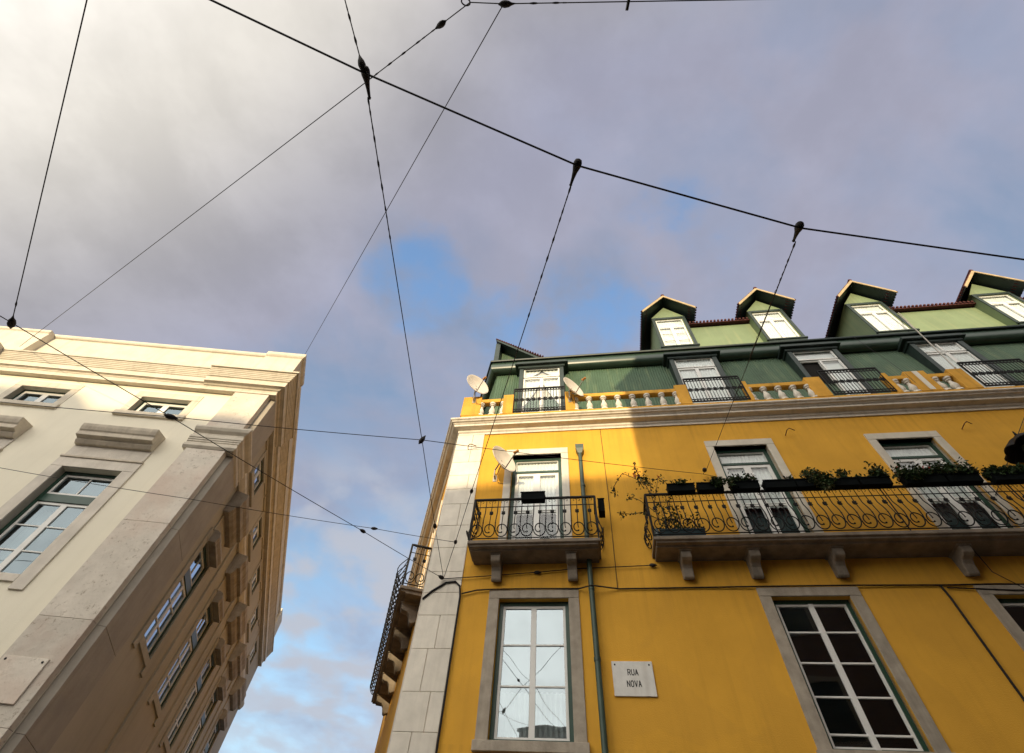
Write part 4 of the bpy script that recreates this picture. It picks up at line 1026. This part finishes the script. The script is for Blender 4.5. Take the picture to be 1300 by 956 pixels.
wire('overhead_wire', [anc, n460, n213, n15, V((-9.5, -.5, 5.6))], 00.0056, 'diagonal wire with insulators running down across cream facade to yellow corner', sag=.02, group='overhead wires',
     insul=[(anc + dirw(anc, n460) * .08, n460 - anc, 1.0), (n460, n460 - anc, .8), (n213, V((.7, .5, .2)), 1.0), (n15, V((.3, -.6, .1)), 1.0)])
wire('contact_wire', [n15, B0, B0 + (B0 - n15) * 3], 00.0056, 'lone steep wire descending through upper left sky', sag=.0, twists=[(n15, n15.lerp(B0, .12))])
wire('overhead_wire', [n575, V((-2.19, 8.02, 7.07)), V((-5.6, 7.7, 7.03)), V((-8.92, 7.38, 7.0)), V((-16, 6.7, 7.0))], 0.0047, 'thin low wire crossing cream windows and street gap', sag=.03, group='overhead wires', insul=[(V((-2.19, 8.02, 7.07)), V((1, 0, 0)), .7)])
wire('overhead_wire', [E1, C560, V((-2.125, .632, 8.02)), Cend], 00.0056, 'long diagonal wire with bead insulator falling to cream parapet at left', sag=0, group='overhead wires',
     twists=[(C560, V((-2.125, .632, 8.02)))], insul=[(C560, C560 - E1, .8)])
wire('overhead_wire', [E2, Dend], 0.0056, 'straight bare wire from top edge to cream building corner', sag=0, group='overhead wires')
ew = wire('overhead_wire', [E1, E2, E3, E3 + (E3 - E2) * 4], 00.0056, 'horizontal wire with ring and insulators along the top edge', sag=.0, group='overhead wires',
     twists=[(E2, E2.lerp(E3, .22))], insul=[(E2 + V((.02, 0, 0)), E3 - E2, .85)], clamps=[])
k = MB(); k.tube([E1 + V((-.045 + .045 * math.cos(t * PI / 8), .03 * math.sin(t * PI / 8), .05 * math.sin(t * PI / 8))) for t in range(17)], .008, 5); k.build('ring', M['insul'], ew)
k = MB(); k.box(Fac((.79, -.40), (1, 0), (0, -1)), -.012, .012, -.06, .06, 7.56, 7.62); k.build('hanger', M['insul'], ew)

# cables fixed to the yellow wall
def fw(*uwz): return [yw(*p) for p in uwz]
wire('facade_cable', fw((-.02, .045, 6.86), (.15, .05, 7.02), (.42, .05, 7.2), (.62, .05, 7.22), (.73, .05, 7.12), (.77, .05, 6.9), (.775, .05, 5), (.78, .05, .5)), .02, 'black cable arching over pilaster stone and down its edge', 'cable', sag=0)
cu = [(.79, .05, 6.96), (1.1, .05, 7.03), (1.4, .05, 7.045), (2.3, .045, 7.052), (3.2, .045, 7.045), (3.45, .18, 7.03), (4.0, .03, 7.04), (5.5, .03, 7.05), (6.6, .045, 7.05), (8.4, .045, 7.055), (10.0, .03, 7.05), (10.8, .03, 7.06), (13, .03, 7.0), (16, .03, 7.05), (22, .03, 7.05)]
wire('facade_cable', fw(*cu), .014, 'level black cable running above the lower window lintels', 'cable', sag=0)
wire('facade_cable', fw((9.86, .03, 7.05), (9.88, .03, 6.8), (9.87, .03, 5.4), (9.87, .03, 3.6)), .02, 'black cable dropping down yellow wall right of dark window', 'cable', sag=0)
wire('facade_cable', fw((9.95, .03, 7.0), (11.0, .05, 6.93), (14, .05, 6.9)), .012, 'second cable slanting below level cable over rightmost lower window', 'cable', sag=0)
wire('facade_cable', fw((4.06, .02, 11.66), (4.04, .02, 9.5), (3.97, .02, 7.05)), .007, 'thin vertical wire on yellow wall between the two balconies', 'cable', sag=0)
wire('facade_cable', fw((.36, .06, 7.28), (1.2, .05, 7.33), (2.3, .05, 7.40), (3.2, .05, 7.47), (4.8, .05, 7.52)), .009, 'rising wire with bead under the small left balcony', 'cable', sag=.0,
     insul=[(yw(2.35, .05, 7.40), RZ @ V((1, 0, 0)), .9), (yw(4.74, .05, 7.52), RZ @ V((1, 0, 0)), .9)])
wire('facade_cable', fw((14.49, .05, 11.3), (12.18, .05, 9.0)), .008, 'slanting wire on yellow wall behind the black lamp', 'cable', sag=0)
wire('facade_cable', fw((10.6, .40, 7.6), (10.85, .1, 7.25), (11.2, .03, 6.98)), .008, 'short cable looping from under the long balcony', 'cable', sag=0)
wire('facade_cable', fw((13.2, -.56, 16.3), (12.9, .1, 13.3), (12.88, .12, 12.8)), .006, 'thin cable hanging from green eave to balustrade', 'cable', sag=0)

# ------------------------------------------------------------------ GROUND AND UNSEEN HOUSES ADDED FOR SHADE
def sheet(name, pts, z, m, kind='structure'):
    b = MB(); b.face([(x, y, z) for (x, y) in pts]); o = b.build(name, m, recalc=False); tag(o, kind=kind); return o
sheet('ground', [(-400, -400), (400, -400), (400, 400), (-400, 400)], -.13, M['paving'])
sheet('street', [(-60, -60), (60, -60), (60, 60), (-60, 60)], -.125, M['asphalt'])
def kerb(name, poly, lab):
    b = MB(); n = len(poly)
    b.face([(x, y, 0) for (x, y) in poly])
    for i in range(n):
        (x, y), (p, q) = poly[i], poly[(i + 1) % n]; b.face([(x, y, 0), (p, q, 0), (p, q, -.13), (x, y, -.13)])
    tag(b.build(name, M['paving']), lab, kind='structure')
def pts_local(O, A, L): return [tuple((Vector(O) + Matrix.Rotation(A, 3, 'Z') @ Vector((x, y, 0))).xy) for (x, y) in L]
kerb('pavement', pts_local(YO, YA, [(-1.2, -1.6), (24, -1.6), (24, .5), (0, .5), (bx * .95, by * .95), (bx - 1.1, by * .95)]), None)
kerb('pavement', pts_local(CO, CA, [(-18, -1.8), (1.2, -1.8), (ex + 1.0, ey), (ex - .3, ey), (-.3, .4), (-18, .4)]), None)

def unseen_house(x0, x1, y0, y1, h, m, label, gable=0.0, flip=False):
    """unseen house behind the viewpoint, added and shaped to shade the facades"""
    t = empty('unseen_house', ((x0 + x1) / 2, (y0 + y1) / 2, 0)); tag(t, label, 'building', 'unseen houses added behind the viewpoint')
    dx, dy = (x1 - x0) / 2, (y1 - y0) / 2
    W = Fac((0, 0), (1, 0), (0, -1)); F = Fac((0, dy), (1, 0), (0, 1))
    b = MB(); b.box(W, -dx, dx, -dy, dy, -.1, h); b.build('wall', m, t)
    b = MB()
    if gable: b.prism(F, [(-dx - .2, h), (dx + .2, h), (dx - 1.5, h + gable), (-dx + .9, h + gable)], -2 * dy, .25)
    else: b.box(F, -dx - .1, dx + .1, -2 * dy, .3, h, h + .25)
    for u in (-dx * .5, dx * .45): b.box(F, u - .4, u + .4, -4.5, -3.6, h, h + max(gable, .3) + .6)
    b.build('roof', M['tile'], t)
    n = max(1, int(2 * dx / 2.9)); st = int((h - 1) / 3.6)
    for i in range(n):
        for k in range(st):
            u = -dx + 2 * dx * (i + .5) / n; z = 1.0 + k * 3.6
            c = MB(); frame_boxes(c, F, u - .7, u + .7, z, z + 2.2, .16, 0, .05); w = c.build('window', M['pale_stone'], t)
            c = MB(); c.box(F, u - .54, u + .54, .0, .02, z + .16, z + 2.04); c.build('pane', M['jar'], w)
unseen_house(-4.75, -.2, -34, -22, 13.4, M['town'], 'unseen low grey house added beside the tall pinkish one')
unseen_house(-10.6, -4.8, -34, -22, 15.6, M['town2'], 'unseen pinkish house shaped to shade lower yellow facade')
unseen_house(-14.4, -10.65, -34, -22, 14.0, M['town'], 'unseen narrow low grey house added to shade the facades')
unseen_house(-19.0, -14.45, -34, -22, 15.5, M['town2'], 'unseen narrow pinkish house shaped to shade cream facade')
unseen_house(-36, -19.05, -34, -22, 16.0, M['town'], 'unseen wide grey house shaped to shade cream facade at left')
unseen_house(.28, 30, -31, -3.6, 16.9, M['town2'], 'unseen tall pinkish house placed to shade right of yellow facade', gable=1.6)

# ------------------------------------------------------------------ LIGHT AND SKY
SUN_AZ, SUN_EL = rad(-105), rad(10.5)
S = Vector((math.cos(SUN_EL) * math.cos(SUN_AZ), math.cos(SUN_EL) * math.sin(SUN_AZ), math.sin(SUN_EL)))
sun = bpy.data.lights.new('sun', 'SUN'); sun.energy = 4.6; sun.angle = rad(.7); sun.color = (1.0, .80, .50)
so = bpy.data.objects.new('sun', sun); col.objects.link(so); so.rotation_euler = S.to_track_quat('Z', 'Y').to_euler()

w = bpy.data.worlds.new('World'); scene.world = w; w.use_nodes = True
nt = w.node_tree; N, L = nt.nodes, nt.links; N.clear()
out = N.new('ShaderNodeOutputWorld'); bg = N.new('ShaderNodeBackground'); bg.inputs['Strength'].default_value = .1
sky = N.new('ShaderNodeTexSky'); sky.sky_type = 'NISHITA'; sky.sun_disc = False; sky.sun_elevation = SUN_EL; sky.sun_rotation = PI / 2 - SUN_AZ
sky.altitude = 50; sky.air_density = 1.2; sky.dust_density = .6; sky.ozone_density = 2.5
tc = N.new('ShaderNodeTexCoord')
def math_(op, a, b=None, c=None):
    n = N.new('ShaderNodeMath'); n.operation = op
    for i, v in enumerate((a, b, c)):
        if v is None: continue
        if isinstance(v, (int, float)): n.inputs[i].default_value = v
        else: L.new(v, n.inputs[i])
    return n.outputs[0]
def vdot(v):
    n = N.new('ShaderNodeVectorMath'); n.operation = 'DOT_PRODUCT'; L.new(tc.outputs['Generated'], n.inputs[0]); n.inputs[1].default_value = v; return n.outputs['Value']
def maprange(x, a, b, c, d, smooth=True):
    n = N.new('ShaderNodeMapRange'); n.interpolation_type = 'SMOOTHSTEP' if smooth else 'LINEAR'
    L.new(x, n.inputs['Value'])
    for k, v in zip(('From Min', 'From Max', 'To Min', 'To Max'), (a, b, c, d)): n.inputs[k].default_value = v
    return n.outputs['Result']
def mixc(f, a, b, mode='MIX'):
    n = N.new('ShaderNodeMix'); n.data_type = 'RGBA'; n.blend_type = mode
    if isinstance(f, (int, float)): n.inputs['Factor'].default_value = f
    else: L.new(f, n.inputs['Factor'])
    for s_, v in (('A', a), ('B', b)):
        if isinstance(v, tuple): n.inputs[s_].default_value = (*v, 1)
        else: L.new(v, n.inputs[s_])
    return n.outputs['Result']
# cloud deck projected on a plane overhead
sep = N.new('ShaderNodeSeparateXYZ'); L.new(tc.outputs['Generated'], sep.inputs[0])
zc = math_('ADD', math_('MAXIMUM', sep.outputs['Z'], 0.0), .25)
cmb = N.new('ShaderNodeCombineXYZ'); L.new(math_('DIVIDE', sep.outputs['X'], zc), cmb.inputs[0]); L.new(math_('DIVIDE', sep.outputs['Y'], zc), cmb.inputs[1])
def noise(scale, detail, rough, loc=(0, 0, 0), dist=0.0):
    mp = N.new('ShaderNodeMapping'); mp.inputs['Location'].default_value = loc; L.new(cmb.outputs[0], mp.inputs['Vector'])
    n = N.new('ShaderNodeTexNoise'); n.inputs['Scale'].default_value = scale; n.inputs['Detail'].default_value = detail; n.inputs['Roughness'].default_value = rough; n.inputs['Distortion'].default_value = dist
    L.new(mp.outputs[0], n.inputs['Vector']); return n.outputs['Fac']
n_big = noise(1.1, 3, .5, (3.1, 1.7, 0)); n_mid = noise(3.2, 5, .55, (.4, 5.2, 0), .3); n_fine = noise(9, 4, .6, (1, 2, 0))
dw = vdot((-.70, -.45, .555))
n_soft = noise(7, 2, .45, (2.3, .7, 0), .4)
# breaks in the deck
holes = None
for (v, c0, c1, amt) in (((-.28, .74, .61), .90, .998, .56), ((.14, .47, .87), .965, 1.0, .50), ((-.17, .44, .88), .965, 1.0, .46), ((-.33, .85, .41), .93, .999, .62), ((.0, .60, .80), .90, .998, .40), ((.75, .2, .63), .90, .999, .36)):
    h = maprange(vdot(v), c0, c1, 0, amt); holes = h if holes is None else math_('MAXIMUM', holes, h)
nz = math_('ADD', math_('MULTIPLY', n_mid, .7), math_('MULTIPLY', n_big, .3))
hn = math_('ADD', holes, math_('MULTIPLY', math_('SUBTRACT', nz, .5), 2.0))
gap = math_('MULTIPLY', maprange(hn, .10, .95, 0, 1), maprange(holes, .0, .3, 0, 1))
small = None
for (v, c0, c1, amt) in (((-.195, .44, .876), .987, .9995, .62), ((.145, .47, .871), .987, .9995, .62), ((-.02, .50, .866), .988, .9995, .45), ((.30, .30, .905), .985, .9995, .35)):
    h = maprange(vdot(v), c0, c1, 0, amt); small = h if small is None else math_('MAXIMUM', small, h)
hs = math_('ADD', small, math_('MULTIPLY', math_('SUBTRACT', math_('ADD', math_('MULTIPLY', n_soft, .45), math_('MULTIPLY', n_fine, .55)), .5), 2.6))
gap_s = math_('MULTIPLY', maprange(hs, .15, .95, 0, .9), maprange(small, 0, .25, 0, 1))
soft = math_('MULTIPLY', maprange(n_mid, .42, .62, 0, .30), maprange(dw, .25, .62, 1, 0))
gap = math_('MAXIMUM', gap, soft)
far_white = math_('MULTIPLY', maprange(math_('ADD', math_('MULTIPLY', n_soft, .7), math_('MULTIPLY', n_fine, .3)), .40, .60, 0, 1), maprange(vdot((-.24, .87, .43)), .950, .998, 0, .9))
ds = vdot(tuple(S))
tone = math_('ADD', maprange(math_('ADD', math_('MULTIPLY', n_mid, .7), math_('MULTIPLY', n_fine, .3)), .36, .64, .93, 1.13), math_('MULTIPLY', math_('SUBTRACT', n_big, .5), .30))
bright = math_('ADD', maprange(ds, -.45, .20, 4.35, 3.9, False), math_('ADD', maprange(dw, .60, .94, 0, 6.2), math_('ADD', maprange(ds, .22, .55, 0, 3.5), maprange(ds, .4, .95, 0, 16))))
bright = math_('MULTIPLY', bright, tone)
hue = mixc(math_('MAXIMUM', maprange(dw, .45, .82, 0, 1), maprange(ds, .1, .4, 0, 1)), (.94, .955, 1.22), (1.055, 1.0, .915))
bc = N.new('ShaderNodeCombineColor')
for k in range(3): L.new(bright, bc.inputs[k])
cloud = mixc(1.0, bc.outputs[0], hue, 'MULTIPLY')
blue = mixc(1.0, sky.outputs[0], (3.3, 3.1, 2.9), 'MULTIPLY')
c1 = mixc(gap_s, mixc(gap, cloud, blue), mixc(1.0, sky.outputs[0], (4.4, 4.5, 4.7), 'MULTIPLY'))
c2 = mixc(far_white, c1, (5.3, 5.5, 6.2))
L.new(c2, bg.inputs['Color']); L.new(bg.outputs[0], out.inputs['Surface'])

# ------------------------------------------------------------------ CAMERA
el, ro = 1.00138748, 0.1127448
f = Vector((0, math.cos(el), math.sin(el))); u = Vector((0, -math.sin(el), math.cos(el))); x = Vector((1, 0, 0))
X = x * math.cos(ro) + u * math.sin(ro); U = -x * math.sin(ro) + u * math.cos(ro)
cam = bpy.data.cameras.new('camera'); co = bpy.data.objects.new('camera', cam); col.objects.link(co)
mw = Matrix((X, U, -f)).transposed().to_4x4(); mw.translation = Vector((0, 0, 1.6)); co.matrix_world = mw
cam.sensor_fit = 'HORIZONTAL'; cam.sensor_width = 36; cam.lens = 600 / 1300 * 36; cam.shift_y = -44.5 / 1300
cam.clip_start = .05; cam.clip_end = 2000
scene.camera = co
scene.view_settings.view_transform = 'Standard'; scene.view_settings.look = 'None'; scene.view_settings.exposure = 0; scene.view_settings.gamma = 1
scene.view_settings.use_curve_mapping = False
